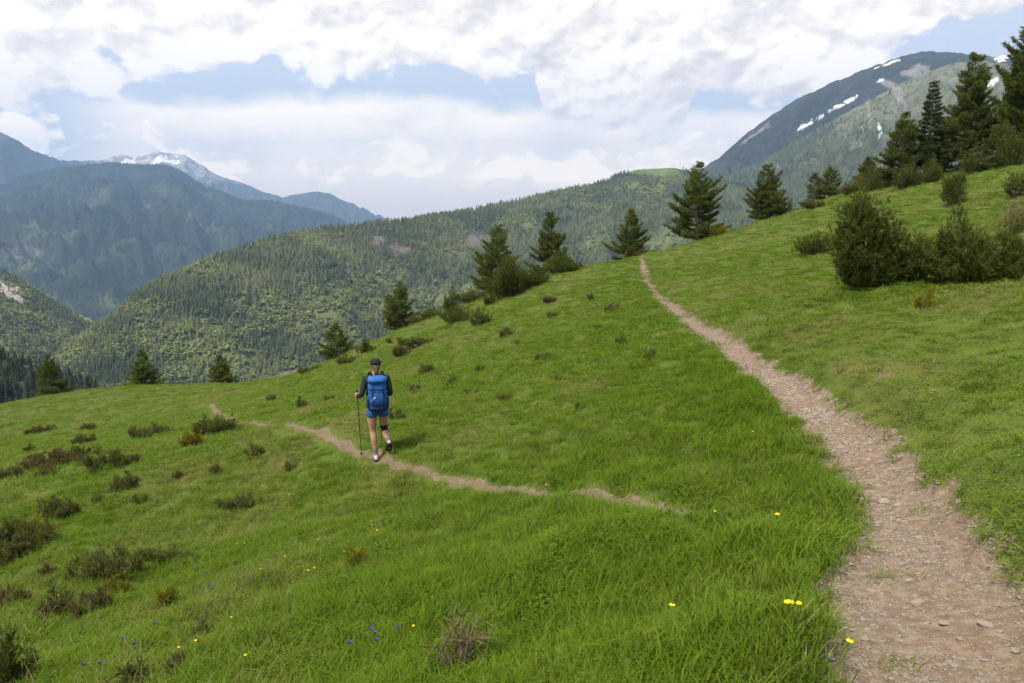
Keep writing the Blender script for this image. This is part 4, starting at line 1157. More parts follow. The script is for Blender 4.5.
def build_shrubs():
    GL, GR, GS = 'low junipers on the left of the slope', 'shrubs on the right above the path', 'dwarf pines along the brow'
    S = [  # px, base row, width px, height px, material, label, group, kwargs
        (222, 433, 34, 22, 'juniper', 'dark round juniper at the bend of the side trail below the brow', GL, {'dens': 1.3}),
        (191, 446, 22, 17, 'juniper_gold', 'golden tinged low juniper just below the dark round one at the trail bend', GL, {}),
        (150, 437, 38, 17, 'juniper', 'long low juniper strip slanting up under the pine on the left brow', GL, {'flat': 0.5, 'depth': 0.4}),
        (81, 444, 18, 13, 'juniper', 'small round juniper at the upper end of the dark sprawling one', GL, {}),
        (58, 466, 60, 24, 'juniper', 'wide dark sprawling juniper with a flat top', GL, {'flat': 0.6, 'dens': 1.3}),
        (105, 467, 42, 22, 'juniper', 'loose brownish juniper beside the wide dark sprawling one', GL, {'leggy': 0.3}),
        (123, 487, 22, 20, 'juniper', 'compact dark juniper standing alone on open grass', GL, {'dens': 1.3}),
        (6, 479, 26, 16, 'juniper', 'low juniper at the left edge level with the sprawling ones', GL, {}),
        (64, 512, 34, 20, 'juniper', 'spiky brown juniper midway down the left side', GL, {'leggy': 0.3}),
        (14, 557, 64, 46, 'juniper', 'large dark juniper thicket at the left edge', GL, {'dens': 1.3, 'leggy': 0.2}),
        (30, 540, 40, 20, 'juniper_gold', 'golden shoots crowding the side of the large dark thicket', GL, {}),
        (238, 508, 40, 17, 'juniper', 'low sparse juniper streak on the grass below the trail bend', GL, {'flat': 0.6, 'leggy': 0.4, 'depth': 0.4}),
        (103, 580, 50, 42, 'juniper', 'upper bush of the pair of tall junipers with bleached twigs', GL, {'leggy': 0.35, 'bare': 0.3}),
        (74, 615, 54, 44, 'juniper', 'lower bush of the pair of tall junipers with bleached twigs', GL, {'leggy': 0.3, 'bare': 0.25}),
        (160, 562, 48, 19, 'juniper', 'flat brown juniper trailing right of the pair of tall junipers', GL, {'flat': 0.6, 'depth': 0.5}),
        (116, 598, 34, 20, 'juniper_gold', 'bright yellow-green shrub tucked against the lower tall juniper', GL, {}),
        (8, 607, 40, 30, 'juniper', 'brown juniper at the left edge below the large thicket', GL, {'leggy': 0.3}),
        (12, 684, 56, 52, 'bush', 'dark green shrub in the lower left corner', GL, {'leggy': 0.2}),
        (168, 610, 18, 30, 'juniper_gold', 'thin yellowish seedling standing alone on the lower left grass', GL, {'leggy': 0.4, 'nstem': 7}),
        (357, 566, 14, 24, 'juniper_gold', 'tiny upright conifer seedling alone in the grass below the hiker', GL, {'leggy': 0.2, 'nstem': 6}),
        (150, 690, 78, 20, 'juniper', 'low dark heath shrub at the bottom edge', GL, {'flat': 0.6}),
        (455, 668, 84, 56, 'dead', 'tangle of dry dead twigs in the grass at the bottom', None, {'tangle': True, 'bare': 0.5, 'leggy': 0.2, 'flat': 0.4}),
        (40, 432, 22, 9, 'juniper', 'tiny low juniper highest on the left of the slope', GL, {'flat': 0.3}),
        (88, 430, 12, 7, 'juniper', 'smallest dark tuft of juniper above the sprawling one', GL, {}),
        # along the brow
        (507, 317, 36, 50, 'bush_dark', 'big tall dwarf pine bush standing below the two tall pines', GS, {'dens': 1.7, 'Y': 45}),
        (534, 309, 30, 32, 'bush', 'rounded dwarf pine leaning on the uphill side of the big tall bush', GS, {'dens': 1.6, 'Y': 46}),
        (566, 291, 32, 27, 'bush_dark', 'low dark dome shaped dwarf pine under the tapering pine', GS, {'dens': 1.6, 'Y': 49}),
        (481, 345, 20, 34, 'bush', 'upright narrow dwarf pine downhill of the big tall bush', GS, {'Y': 38}),
        (458, 335, 32, 26, 'bush', 'medium bushy dwarf pine left of the upright narrow one', GS, {'Y': 41}),
        (489, 322, 12, 22, 'bush', 'little dwarf pine peeking out beside the big tall bush', GS, {'Y': 44}),
        (449, 315, 14, 22, 'bush', 'small pale dwarf pine on the brow above the medium bushy one', GS, {'Y': 47}),
        (431, 322, 22, 14, 'bush', 'small rounded dwarf pine on the brow next to the pointed pine', GS, {'Y': 50}),
        (474, 302, 38, 14, 'bush', 'prostrate dwarf pine stretching left under the tall open pine', GS, {'flat': 0.5, 'Y': 51, 'depth': 0.5}),
        (425, 352, 54, 14, 'juniper', 'dark low heath band on the bank above the hiker', GS, {'flat': 0.5, 'Y': 38, 'depth': 0.35}),
        (402, 358, 16, 12, 'juniper', 'spiky juniper at the low end of the dark heath band', GS, {'Y': 36}),
        (508, 363, 13, 19, 'juniper', 'brown little juniper on the open slope under the upright dwarf pine', GS, {'Y': 30}),
        (453, 405, 15, 20, 'juniper', 'brown little juniper on the grass to the right of the hiker', GS, {'Y': 20}),
        (367, 360, 16, 18, 'bush', 'small dwarf pine right above the head of the hiker', GS, {'Y': 42}),
        (345, 375, 18, 11, 'juniper', 'low brown shrub to the left above the hiker', GS, {'Y': 40}),
        (308, 386, 24, 10, 'juniper', 'low brown shrub on the brow near the leaning bushy pine', GS, {'Y': 44}),
        (550, 318, 12, 11, 'juniper', 'tiny brown juniper below the low dark dome', GS, {'Y': 38}),
        (551, 330, 12, 9, 'juniper', 'faint brown tuft on the slope downhill of the tiny juniper', GS, {'Y': 33}),
        (420, 333, 28, 8, 'juniper', 'flat heath fringe on the brow at the foot of the pointed pine', GS, {'flat': 0.6, 'Y': 49, 'depth': 0.4}),
        # right
        (868, 291, 62, 104, 'bush_dark', 'tallest dense dark green dwarf pine above the path, with a pointed left side', GR, {'dens': 2.6, 'Y': 17.6, 'bare': 0.08, 'needle': 0.09, 'offset': (-0.05, 0)}),
        (908, 289, 52, 62, 'bush', 'lower olive dwarf pine leaning against the tallest dense one', GR, {'dens': 2.0, 'Y': 17.9, 'bare': 0.25, 'needle': 0.085, 'leggy': 0.15}),
        (960, 289, 60, 68, 'bush', 'feathery dwarf pine at the foot of the thin leggy pine', GR, {'dens': 2.2, 'Y': 17.0, 'bare': 0.12, 'needle': 0.09}),
        (1004, 288, 56, 60, 'bush', 'olive green dwarf pine spreading to the right edge', GR, {'dens': 2.0, 'Y': 17.0, 'bare': 0.2, 'needle': 0.09, 'leggy': 0.1, 'offset': (0.1, 0)}),
        (960, 272, 40, 112, 'bush', 'thin leggy pine with a bare leaning stem rising from the feathery bush below', GR, {'dens': 1.2, 'Y': 18.0, 'leggy': 0.5, 'nstem': 10, 'needle': 0.085, 'depth': 1.0, 'offset': (0.06, 0)}),
        (922, 316, 24, 38, 'juniper_gold', 'small yellowish seedling in front of the large dwarf pines', GR, {'Y': 13.8, 'nstem': 10}),
        (816, 249, 52, 18, 'bush', 'prostrate dwarf pine lying on the slope left of the tallest dense one', GR, {'flat': 0.4, 'Y': 33, 'depth': 0.5, 'leggy': 0.3}),
        (822, 214, 66, 12, 'juniper', 'dark heath strip near the skyline below the two bushy pines', GR, {'flat': 0.5, 'Y': 50, 'depth': 0.3}),
        (1018, 222, 30, 36, 'dead', 'reddish brown dead shrub at the right edge above the bushes', GR, {'tangle': True, 'Y': 26, 'bare': 0.3}),
        (1014, 158, 36, 30, 'bush', 'light green round shrub at the foot of the tallest grove pine', GR, {'Y': 43}),
        (977, 166, 34, 20, 'bush', 'low green shrub in front of the big ragged pine', GR, {'Y': 45}),
        (953, 190, 22, 30, 'bush', 'loose young dwarf pine on the grass below the grove', GR, {'Y': 36, 'leggy': 0.4}),
        (930, 176, 24, 18, 'bush', 'small shrub at the foot of the narrow spruce', GR, {'Y': 46}),
        (873, 188, 40, 20, 'bush', 'spreading shrub at the low end of the grove', GR, {'Y': 50}),
        (905, 180, 30, 20, 'bush', 'round shrub under the sloping edge pine', GR, {'Y': 47}),
        (850, 196, 22, 16, 'bush', 'little shrub on the skyline left of the spreading one', GR, {'Y': 53}),
        (790, 212, 12, 22, 'bush', 'skinny sapling left of the two bushy pines', GR, {'Y': 57, 'nstem': 6}),
        (1016, 190, 22, 20, 'bush', 'green shrub at the right edge above the reddish dead one', GR, {'Y': 33}),
        (720, 240, 22, 16, 'juniper_gold', 'pale shrub at the uphill foot of the tallest broad pine', GR, {'Y': 55}),
        (640, 252, 30, 9, 'juniper', 'low heath fringe under the slender cone shaped pine', GR, {'Y': 56, 'flat': 0.5, 'depth': 0.4}),
    ]
    for q, (px, by) in enumerate([(520, 345), (540, 360), (480, 372), (600, 330), (590, 300), (612, 312), (430, 372), (415, 392), (470, 395), (505, 402), (560, 382), (330, 402), (300, 408), (270, 400), (622, 345),
                                  (135, 462), (180, 478), (98, 502), (30, 452), (45, 478), (140, 503), (215, 472), (50, 575), (205, 640), (395, 420), (255, 455), (290, 470), (650, 360), (580, 410)]):
        r_ = np.random.default_rng(900 + q)
        sz = r_.uniform(0.6, 1.3) * (1.0 if by < 420 else 1.3)
        S.append((px, by, 13 * sz, 8 * sz, 'juniper', 'small brown-green scrub tuft scattered over the open slope', 'scrub tufts scattered over the slope', {'flat': 0.4, 'nstem': 9, 'bare': 0.2}))
    for k, (px, by, w, h, mat, label, group, kw) in enumerate(S):
        kw = dict(kw)
        Y = kw.pop('Y', None)
        if Y is None: x, y, z = at(px, by)
        else: x, y, z, _ = place(px, Y)
        sc = y / F * 1.03
        if group == GL and mat == 'juniper':
            w *= 1.35; h *= 0.75; kw.setdefault('bare', 0.22); kw['dens'] = kw.get('dens', 1.0) * 0.9
        if group == GS: w *= 1.15; h *= 1.15
        if Y is not None:      # keep the top row the photograph shows
            hh = max(0.5 * h * sc, height_for(by - h, px, y, z))
        else:
            hh = h * sc
        name = {'juniper_brown': 'juniper_shrub', 'juniper': 'juniper_shrub', 'juniper_gold': 'yellow_shrub', 'bush': 'dwarf_pine', 'bush_dark': 'dwarf_pine', 'dead': 'dead_shrub'}[mat]
        if 'needle' not in kw: kw['needle'] = 0.055 if y < 22 else 0.085
        if mat == 'juniper': mat = ('juniper', 'juniper_brown', 'juniper')[k % 3]; kw.setdefault('spread', True)
        shrub(name, label, (x, y, z - 0.02), hh, w * sc * 1.05, 500 + k * 7, mat, 'shrub', group, **kw)

def stone_mesh(name, seed, flat=0.55):
    r = np.random.default_rng(seed)
    bm = bmesh.new(); bmesh.ops.create_icosphere(bm, subdivisions=2, radius=1)
    pl = r.normal(size=(9, 3)); pl /= np.linalg.norm(pl, axis=1)[:, None]; dd = r.uniform(0.55, 0.85, 9)
    for v in bm.verts:
        p = np.array(v.co)
        for q, d in zip(pl, dd):
            e = p @ q - d
            if e > 0: p = p - q * e * 0.9
        p = p * np.array([1.25, 0.9, flat]) + r.normal(0, 0.02, 3)
        v.co = p
    me = bpy.data.meshes.new(name); bm.to_mesh(me); bm.free()
    me.materials.append(M['stone'])
    return me

def build_stones():
    # gravel: loose chips nobody could count
    protos = []
    for k in range(6):
        protos.append(bpy.data.objects.new('chip_%d' % k, stone_mesh('chip_%d' % k, 700 + k, 0.5)))
    P = []
    n = 90000
    y = rng.uniform(1.7, 26, n) ** 1.0; 
    y = 1.7 * (26 / 1.7) ** rng.uniform(0, 1, n)
    cx = np.interp(y, LT[:, 1], LT[:, 0])
    x = cx + rng.normal(0, 0.36, n)
    m1, m2, sd = path_info(x, y)
    keep = (m1 > 0.25) & (rng.uniform(size=n) < np.clip((y / 9) ** 0.6, 0.45, 0.75) * np.clip(0.45 + 0.9 * fbm(x * 2.2, y * 1.5, 91, 3), 0.08, 1))
    x, y = x[keep][:20000], y[keep][:20000]; n = len(x)
    z = ground(x, y)
    s = np.exp(rng.normal(math.log(0.0052), 0.5, n)).clip(0.0025, 0.017) * np.clip(y / 7, 0.85, 1.35)
    o = scatter('gravel', protos, np.stack([x, y, z + s * 0.12], -1), np.stack([rng.normal(0, .25, n), rng.normal(0, .25, n), rng.uniform(0, 6.28, n)], -1),
                np.stack([s * rng.uniform(.8, 1.3, n), s * rng.uniform(.8, 1.3, n), s], -1), rng.integers(0, 6, n), {'tint': rng.uniform(0, 1, n)})
    tag(o, 'fine pale gravel scattered over the dirt footpath', 'gravel', kind='stuff')
    # larger stones one can tell apart
    ST = [(918, 605, 16, 'flat pale stone with a dark side on the near stretch of the path'), (945, 625, 15, 'pale stone by the worn right part of the near path'),
          (986, 627, 18, 'broad whitish stone at the right of the near path'), (1000, 633, 9, 'small chip next to the broad whitish stone'), (960, 640, 10, 'round beige stone below the broad whitish one'),
          (884, 503, 17, 'long pale slab in the upper middle of the near path'), (898, 506, 12, 'grey stone touching the long pale slab'), (921, 481, 9, 'light stone on the grassy right verge of the path'),
          (880, 487, 8, 'stone just uphill of the long pale slab'), (919, 540, 10, 'pale stone where the path meets the right bank'), (910, 582, 11, 'whitish stone in a cluster on the middle of the near path'),
          (935, 598, 8, 'lowest chip of the cluster on the near path'), (853, 632, 9, 'stone against the tall grass at the left verge'), (866, 640, 10, 'stone second from the tall grass at the left verge'),
          (903, 642, 9, 'smooth stone near the bottom middle of the path'), (902, 565, 8, 'buff stone above the whitish cluster'), (868, 462, 9, 'pale stone where the path narrows'),
          (846, 408, 7, 'small stone on the path below the bend'), (548, 489, 9, 'pale stone poking out of the side trail'), (940, 666, 11, 'stone nearest the bottom edge of the path'),
          (1015, 655, 12, 'stone at the lower right corner of the path')]
    for k, (px, py, w, label) in enumerate(ST):
        x, y, z = at(px, py)
        s = w / F * math.hypot(y, z) * 0.42
        o = link(bpy.data.objects.new('stone', stone_mesh('stone', 740 + k, 0.5)))
        o.location = (x, y, z + s * 0.18); o.scale = (s * 0.85,) * 3
        o.rotation_euler = (random.uniform(-.15, .15), random.uniform(-.15, .15), random.uniform(-0.7, 0.7))
        tag(o, label, 'stone', 'stones on the footpath')

def flower_mesh(name, mat, seed, petals=5, pr=0.011, cup=0.25, h=0.10):
    r = np.random.default_rng(seed)
    V = []; F_ = []; mi = []
    bx, by = r.normal(0, 0.012, 2)
    tv, tq = tube([(0, 0, -0.02), (bx * 0.4, by * 0.4, h * 0.5), (bx, by, h)], [0.0016, 0.0014, 0.0012], 5)
    V += list(tv); F_ += [tuple(q) for q in tq]; mi += [1] * len(tq)
    c = np.array([bx, by, h])
    for k in range(petals):
        a = 2 * np.pi * k / petals + r.normal(0, .1)
        d = np.array([math.cos(a), math.sin(a), cup]); s = np.array([-math.sin(a), math.cos(a), 0])
        b = len(V)
        V += [c - s * pr * .25, c + s * pr * .25, c + d * pr * .6 + s * pr * .55, c + d * pr * 1.15 + s * pr * .25 + np.array([0, 0, pr * .3]), c + d * pr * 1.15 - s * pr * .25 + np.array([0, 0, pr * .3]), c + d * pr * .6 - s * pr * .55]
        F_ += [(b, b + 1, b + 2, b + 5), (b + 5, b + 2, b + 3, b + 4)]; mi += [0, 0]
    for sg in (-1, 1):      # two small leaves
        b = len(V); a = r.uniform(0, 6.28)
        d = np.array([math.cos(a), math.sin(a), 0.7]); s = np.array([-math.sin(a), math.cos(a), 0]); l = 0.035
        V += [np.zeros(3), d * l * .5 + s * l * .14, d * l, d * l * .5 - s * l * .14]; F_ += [(b, b + 1, b + 2, b + 3)]; mi += [1]
    me = bpy.data.meshes.new(name)
    me.from_pydata([tuple(map(float, v)) for v in V], [], [tuple(map(int, f)) for f in F_])
    me.materials.append(M[mat]); me.materials.append(M['stem'])
    me.polygons.foreach_set('material_index', mi); me.update()
    return me

def build_flowers():
    ym = [flower_mesh('yellow_flower', 'yellow', 800 + k, 6, 0.013, 0.35, 0.17) for k in range(3)]
    bm_ = [flower_mesh('blue_flower', 'blue_petal', 820 + k, 5, 0.015, 0.9, 0.13) for k in range(3)]
    def put(kind, meshes, px, py, s, label, group):
        x, y, z = at(px, py)
        o = link(bpy.data.objects.new(kind, random.choice(meshes)))
        o.location = (x, y, z); o.scale = (s, s, min(s, 1.6)); o.rotation_euler = (random.uniform(-.15, .15), random.uniform(-.15, .15), random.uniform(0, 6.28))
        tag(o, label, 'flower', group)
    for px, py, l in [(783, 634, 'yellow flower first of the trio in the tall grass by the path'), (790, 637, 'yellow flower in the middle of the trio in the tall grass by the path'), (797, 640, 'yellow flower last of the trio in the tall grass by the path'),
                      (838, 675, 'yellow flower hanging over the edge of the path at the bottom'), (777, 536, 'yellow flower alone in the lush grass halfway up the path'), (671, 636, 'yellow flower alone in the grass at the bottom middle')]:
        put('yellow_flower', ym, px, py + 9, 1.0, l, 'yellow flowers near the path')
    far_y = [(714, 521), (751, 437), (792, 436), (696, 330), (416, 640), (372, 528), (378, 537), (262, 576), (285, 563), (307, 578), (315, 577), (237, 500), (246, 550), (290, 497), (198, 653), (177, 658), (248, 668), (233, 628),
             (238, 548), (262, 470), (458, 463), (372, 530), (345, 559), (209, 466), (205, 470), (262, 488), (300, 455), (640, 292), (652, 300), (628, 296), (636, 306), (648, 286), (620, 300), (660, 310), (230, 415), (255, 412), (320, 545), (307, 580)]
    for px, py in far_y:
        put('yellow_flower', ym, px, py + 4, 0.65 if py > 420 else 1.6, 'tiny yellow flower among others dotted over the open slope', 'yellow flowers dotted over the slope')
    blue1 = [(370, 640), (378, 648), (396, 641), (379, 655), (350, 656)]
    for px, py in blue1:
        put('blue_flower', bm_, px, py + 6, 0.95, 'violet-blue flower of the small patch left of the dry twig tangle', 'blue flowers beside the dry twigs')
    blue2 = [(126, 650), (107, 675), (82, 676), (194, 577), (206, 580), (252, 590), (200, 632), (137, 657), (158, 635), (562, 438), (582, 448), (624, 446), (513, 440), (575, 460), (650, 438), (276, 564), (213, 594), (265, 587), (645, 420), (600, 428)]
    for px, py in blue2:
        put('blue_flower', bm_, px, py + 4, 0.95, 'single violet-blue flower scattered on the open grass', 'blue flowers scattered on the slope')

def bake(o):
    dg = bpy.context.evaluated_depsgraph_get()
    me = bpy.data.meshes.new_from_object(o.evaluated_get(dg))
    old = o.data; o.modifiers.clear(); o.data = me
    bpy.data.meshes.remove(old)
    for p in me.polygons: p.use_smooth = True
    return o

def skin(name, verts, edges, radii, mat, parent, sub=2, root=0, smooth=True):
    me = bpy.data.meshes.new(name)
    me.from_pydata([Vector(v) for v in verts], edges, [])
    o = link(bpy.data.objects.new(name, me), parent)
    o.modifiers.new('skin', 'SKIN').use_smooth_shade = True
    lay = me.skin_vertices[0].data if me.skin_vertices else None
    if lay is None:
        bm = bmesh.new(); bm.from_mesh(me); bm.verts.layers.skin.verify(); bm.to_mesh(me); bm.free()
        lay = me.skin_vertices[0].data
    for k, r in enumerate(radii):
        lay[k].radius = r if isinstance(r, tuple) else (r, r)
        lay[k].use_root = (k == root)
    sm = o.modifiers.new('sub', 'SUBSURF'); sm.levels = sub; sm.render_levels = sub
    bpy.context.view_layer.update()
    bake(o)
    o.data.materials.clear(); o.data.materials.append(mat)
    return o

def chain(pts_): return [(k, k + 1) for k in range(len(pts_) - 1)]

def shell(name, sections, mat, parent, n=20, power=2.6, cap=True):
    """loft of rounded-rectangle sections: (centre, half x, half y)"""
    V = []; Q = []
    a = np.linspace(0, 2 * np.pi, n, endpoint=False)
    for c, hx, hy in sections:
        ca, sa = np.cos(a), np.sin(a)
        X = np.sign(ca) * np.abs(ca) ** (2 / power) * hx; Y = np.sign(sa) * np.abs(sa) ** (2 / power) * hy
        V.append(np.stack([c[0] + X, c[1] + Y, np.full(n, c[2])], -1))
    m = len(sections)
    V = np.vstack(V)
    for i in range(m - 1):
        for k in range(n):
            k2 = (k + 1) % n
            Q.append((i * n + k, i * n + k2, (i + 1) * n + k2, (i + 1) * n + k))
    fs = [np.array(Q)]
    if cap:
        V = np.vstack([V, [sections[0][0]], [sections[-1][0]]])
        b, t = len(V) - 2, len(V) - 1
        fs.append(np.array([(b, (k + 1) % n, k) for k in range(n)] + [(t, (m - 1) * n + k, (m - 1) * n + (k + 1) % n) for k in range(n)]))
    return mesh_obj(name, V, fs, [mat], smooth=True, parent=parent)

def build_hiker():
    Mk = {}
    Mk['skin'] = mat_plain('sunned_skin', (0.34, 0.175, 0.115), (0.44, 0.245, 0.17), 9, 0.55, 0.001)
    Mk['shirt'] = mat_plain('dark_green_jersey', (0.008, 0.016, 0.014), (0.018, 0.032, 0.028), 30, 0.85, 0.004)
    Mk['shorts'] = mat_plain('blue_shorts', (0.010, 0.065, 0.24), (0.020, 0.105, 0.34), 12, 0.75, 0.004)
    Mk['pack'] = mat_plain('blue_pack_cloth', (0.006, 0.075, 0.27), (0.014, 0.125, 0.40), 14, 0.6, 0.008)
    Mk['pack_mid'] = mat_plain('mid_blue_pack_cloth', (0.006, 0.055, 0.20), (0.012, 0.095, 0.31), 14, 0.65, 0.008)
    Mk['pack_dark'] = mat_plain('navy_pack_cloth', (0.008, 0.022, 0.085), (0.012, 0.035, 0.13), 14, 0.7, 0.006)
    Mk['black'] = mat_plain('black_cloth', (0.006, 0.006, 0.007), (0.014, 0.014, 0.016), 20, 0.8, 0.003)
    Mk['hair'] = mat_plain('light_brown_hair', (0.045, 0.026, 0.014), (0.125, 0.074, 0.038), 26, 0.5, 0.004)
    Mk['sock'] = mat_plain('grey_wool_socks', (0.09, 0.085, 0.09), (0.19, 0.18, 0.185), 60, 0.9, 0.004)
    Mk['shoe'] = mat_plain('pale_grey_shoe', (0.30, 0.28, 0.28), (0.50, 0.48, 0.47), 20, 0.7, 0.003)
    Mk['sole'] = mat_plain('black_rubber_sole', (0.012, 0.012, 0.012), (0.03, 0.03, 0.03), 20, 0.8, 0.003)
    Mk['white'] = mat_plain('white_print', (0.62, 0.66, 0.72), (0.78, 0.80, 0.84), 10, 0.6, 0.0)
    Mk['metal'] = mat_plain('black_pole_metal', (0.012, 0.012, 0.014), (0.03, 0.03, 0.034), 20, 0.4, 0.0)
    x, y, z = at(379, 459)
    rz = R(14); SZ = 1.065
    root = empty('person', (x, y, z), rz, SZ)
    tag(root, 'hiker in black cap, dark long sleeves and blue shorts walking away', 'person')
    gl = Matrix.Translation((x, y, z)) @ Matrix.Rotation(rz, 4, 'Z') @ Matrix.Scale(SZ, 4)
    def gl_z(lx, ly):
        p = gl @ Vector((lx, ly, 0)); return (gz(p.x, p.y) - z) / SZ
    zl, zr = gl_z(-0.03, 0.02), gl_z(0.17, -0.02)
    # joints (x right, y ahead, z up)
    pel = (0, 0, 0.90)
    LH, LK, LA, LF = (-0.09, 0.0, 0.86), (-0.085, 0.035, 0.48), (-0.045, -0.02, 0.095 + zl), (-0.05, 0.12, 0.035 + zl)
    RH, RK, RA, RF = (0.09, 0.0, 0.86), (0.105, 0.10, 0.50), (0.165, -0.16, 0.215 + zr), (0.170, -0.07, 0.085 + zr)
    LS_, LE, LW = (-0.175, 0.045, 1.37), (-0.245, -0.035, 1.11), (-0.315, 0.17, 1.055)
    RS_, RE, RW = (0.175, 0.045, 1.37), (0.225, -0.01, 1.10), (0.16, 0.20, 1.05)
    def mid(a, b, f, off=(0, 0, 0)): return tuple(a[k] * (1 - f) + b[k] * f + off[k] for k in range(3))
    V = [pel, (0, 0.01, 1.05), (0, 0.02, 1.22), (0, 0.03, 1.36), (0, 0.045, 1.44), (0, 0.065, 1.49),
         LH, mid(LH, LK, .5), LK, mid(LK, LA, .3, (0, -0.022, 0)), mid(LK, LA, .75), LA, LF,
         RH, mid(RH, RK, .5), RK, mid(RK, RA, .3, (0, -0.018, -0.012)), mid(RK, RA, .75), RA, RF,
         LS_, mid(LS_, LE, .5), LE, mid(LE, LW, .4), LW,
         RS_, mid(RS_, RE, .5), RE, mid(RE, RW, .4), RW,
         (0, 0.075, 1.545), (0, 0.08, 1.60), (0, 0.075, 1.645)]
    E = [(0, 1), (1, 2), (2, 3), (3, 4), (4, 5), (0, 6), (6, 7), (7, 8), (8, 9), (9, 10), (10, 11), (11, 12), (0, 13), (13, 14), (14, 15), (15, 16), (16, 17), (17, 18), (18, 19),
         (3, 20), (20, 21), (21, 22), (22, 23), (23, 24), (3, 25), (25, 26), (26, 27), (27, 28), (28, 29), (5, 30), (30, 31), (31, 32)]
    Rd = [(.15, .105), (.125, .095), (.14, .10), (.13, .085), .060, .052,
          .098, .082, .056, .059, .042, .036, .032, .098, .082, .056, .059, .042, .036, .032,
          .052, .044, .036, .036, .027, .052, .044, .036, .036, .027, (.066, .078), (.078, .094), (.06, .07)]
    # hands: palm and five bent fingers closed round the pole grip, rooted in the wrist
    def hand(wrist, iw, sgn):
        wx, wy, wz = wrist
        palm = (wx - 0.004 * sgn, wy + 0.055, wz + 0.004)
        b = len(V); V.append(palm); E.append((iw, b)); Rd.append((0.026, 0.018))
        for q in range(4):
            k1 = (palm[0] - 0.010 * sgn, palm[1] + 0.034 - 0.004 * q, palm[2] + 0.024 - 0.017 * q)
            L = (0.036, 0.040, 0.037, 0.030)[q]
            k2 = (k1[0] + 0.60 * L * sgn, k1[1] + 0.45 * L, k1[2] - 0.002)
            k3 = (k2[0] + 0.75 * L * sgn, k2[1] - 0.35 * L, k2[2] - 0.003)
            i = len(V); V.extend([k1, k2, k3]); E.extend([(b, i), (i, i + 1), (i + 1, i + 2)]); Rd.extend([.0095, .0088, .0078])
        i = len(V)
        V.extend([(palm[0] + 0.018 * sgn, palm[1] - 0.006, palm[2] + 0.026), (palm[0] + 0.034 * sgn, palm[1] + 0.018, palm[2] + 0.034), (palm[0] + 0.030 * sgn, palm[1] + 0.040, palm[2] + 0.030)])
        E.extend([(b, i), (i, i + 1), (i + 1, i + 2)]); Rd.extend([.012, .010, .0085])
        return (palm[0] + 0.016 * sgn, palm[1] + 0.030, palm[2])
    gripL = hand(LW, 24, 1); gripR = hand(RW, 29, -1)
    body = skin('body', V, E, Rd, Mk['skin'], root, 2)
    # face and ears, joined into the body mesh
    bm = bmesh.new(); bm.from_mesh(body.data)
    for (cx, cy, cz, sx, sy, sz) in ((-0.078, 0.07, 1.585, .010, .022, .030), (0.078, 0.07, 1.585, .010, .022, .030), (0, 0.175, 1.575, .013, .018, .022), (0, 0.168, 1.545, .022, .008, .006),
                                     (-0.03, 0.163, 1.60, .012, .008, .007), (0.03, 0.163, 1.60, .012, .008, .007)):
        r = bmesh.ops.create_uvsphere(bm, u_segments=10, v_segments=8, radius=1)
        bmesh.ops.scale(bm, vec=(sx, sy, sz), verts=r['verts']); bmesh.ops.translate(bm, vec=(cx, cy, cz), verts=r['verts'])
    bm.to_mesh(body.data); bm.free()
    for p in body.data.polygons: p.use_smooth = True
    # clothes follow the body a little outside it
    sh = [(0, 0.01, 0.985), (0, 0.01, 1.07), (0, 0.02, 1.22), (0, 0.03, 1.36), (0, 0.045, 1.435), LS_, mid(LS_, LE, .5), LE, mid(LE, LW, .4), mid(LE, LW, .88), RS_, mid(RS_, RE, .5), RE, mid(RE, RW, .4), mid(RE, RW, .88)]
    skin('shirt', sh, [(0, 1), (1, 2), (2, 3), (3, 4), (3, 5), (5, 6), (6, 7), (7, 8), (8, 9), (3, 10), (10, 11), (11, 12), (12, 13), (13, 14)],
         [(.145, .115), (.14, .108), (.152, .115), (.145, .10), .068, .064, .055, .047, .045, .036, .064, .055, .047, .045, .036], Mk['shirt'], root, 2)
    skin('shorts', [(0, 0, 1.01), (0, 0, 0.90), LH, mid(LH, LK, .22), mid(LH, LK, .36), RH, mid(RH, RK, .22), mid(RH, RK, .36)], [(0, 1), (1, 2), (2, 3), (3, 4), (1, 5), (5, 6), (6, 7)],
         [(.145, .112), (.170, .125), .114, .104, .100, .114, .104, .100], Mk['shorts'], root, 2, root=1)
    skin('knee_brace', [mid(RH, RK, .72), mid(RH, RK, .9), RK, mid(RK, RA, .14, (0, -.008, 0)), mid(RK, RA, .3, (0, -.018, -.010))], chain(range(5)), [.074, .068, .064, .064, .066], Mk['black'], root, 2)
    for K, A_ in ((LK, LA), (RK, RA)):
        skin('sock', [mid(K, A_, .62), mid(K, A_, .78), mid(K, A_, .95)], chain(range(3)), [.052, .046, .044], Mk['sock'], root, 2)
    def shoe(A_, toe_dir, pitch):
        # local frame: heel under the ankle, toe ahead
        secs = [(-0.085, .020, .030, .055), (-0.06, .034, .040, .080), (-0.01, .037, .042, .095), (0.05, .042, .034, .072), (0.11, .046, .028, .052), (0.155, .036, .022, .038), (0.18, .014, .012, .022)]
        n = 14; a = np.linspace(0, 2 * np.pi, n, endpoint=False)
        Vv = []; Ss = []
        for d, hx, hz, top in secs:
            X = np.cos(a) * hx; Zc = np.where(np.sin(a) > 0, np.sin(a) * (top - 0.018), np.sin(a) * 0.012) + 0.02
            Vv.append(np.stack([X, np.full(n, d), Zc], -1))
            Ss.append(np.stack([np.sign(np.cos(a)) * np.abs(np.cos(a)) ** .6 * (hx + .005), np.full(n, d * 1.04), np.where(np.sin(a) > 0, 0.022, -0.012)], -1))
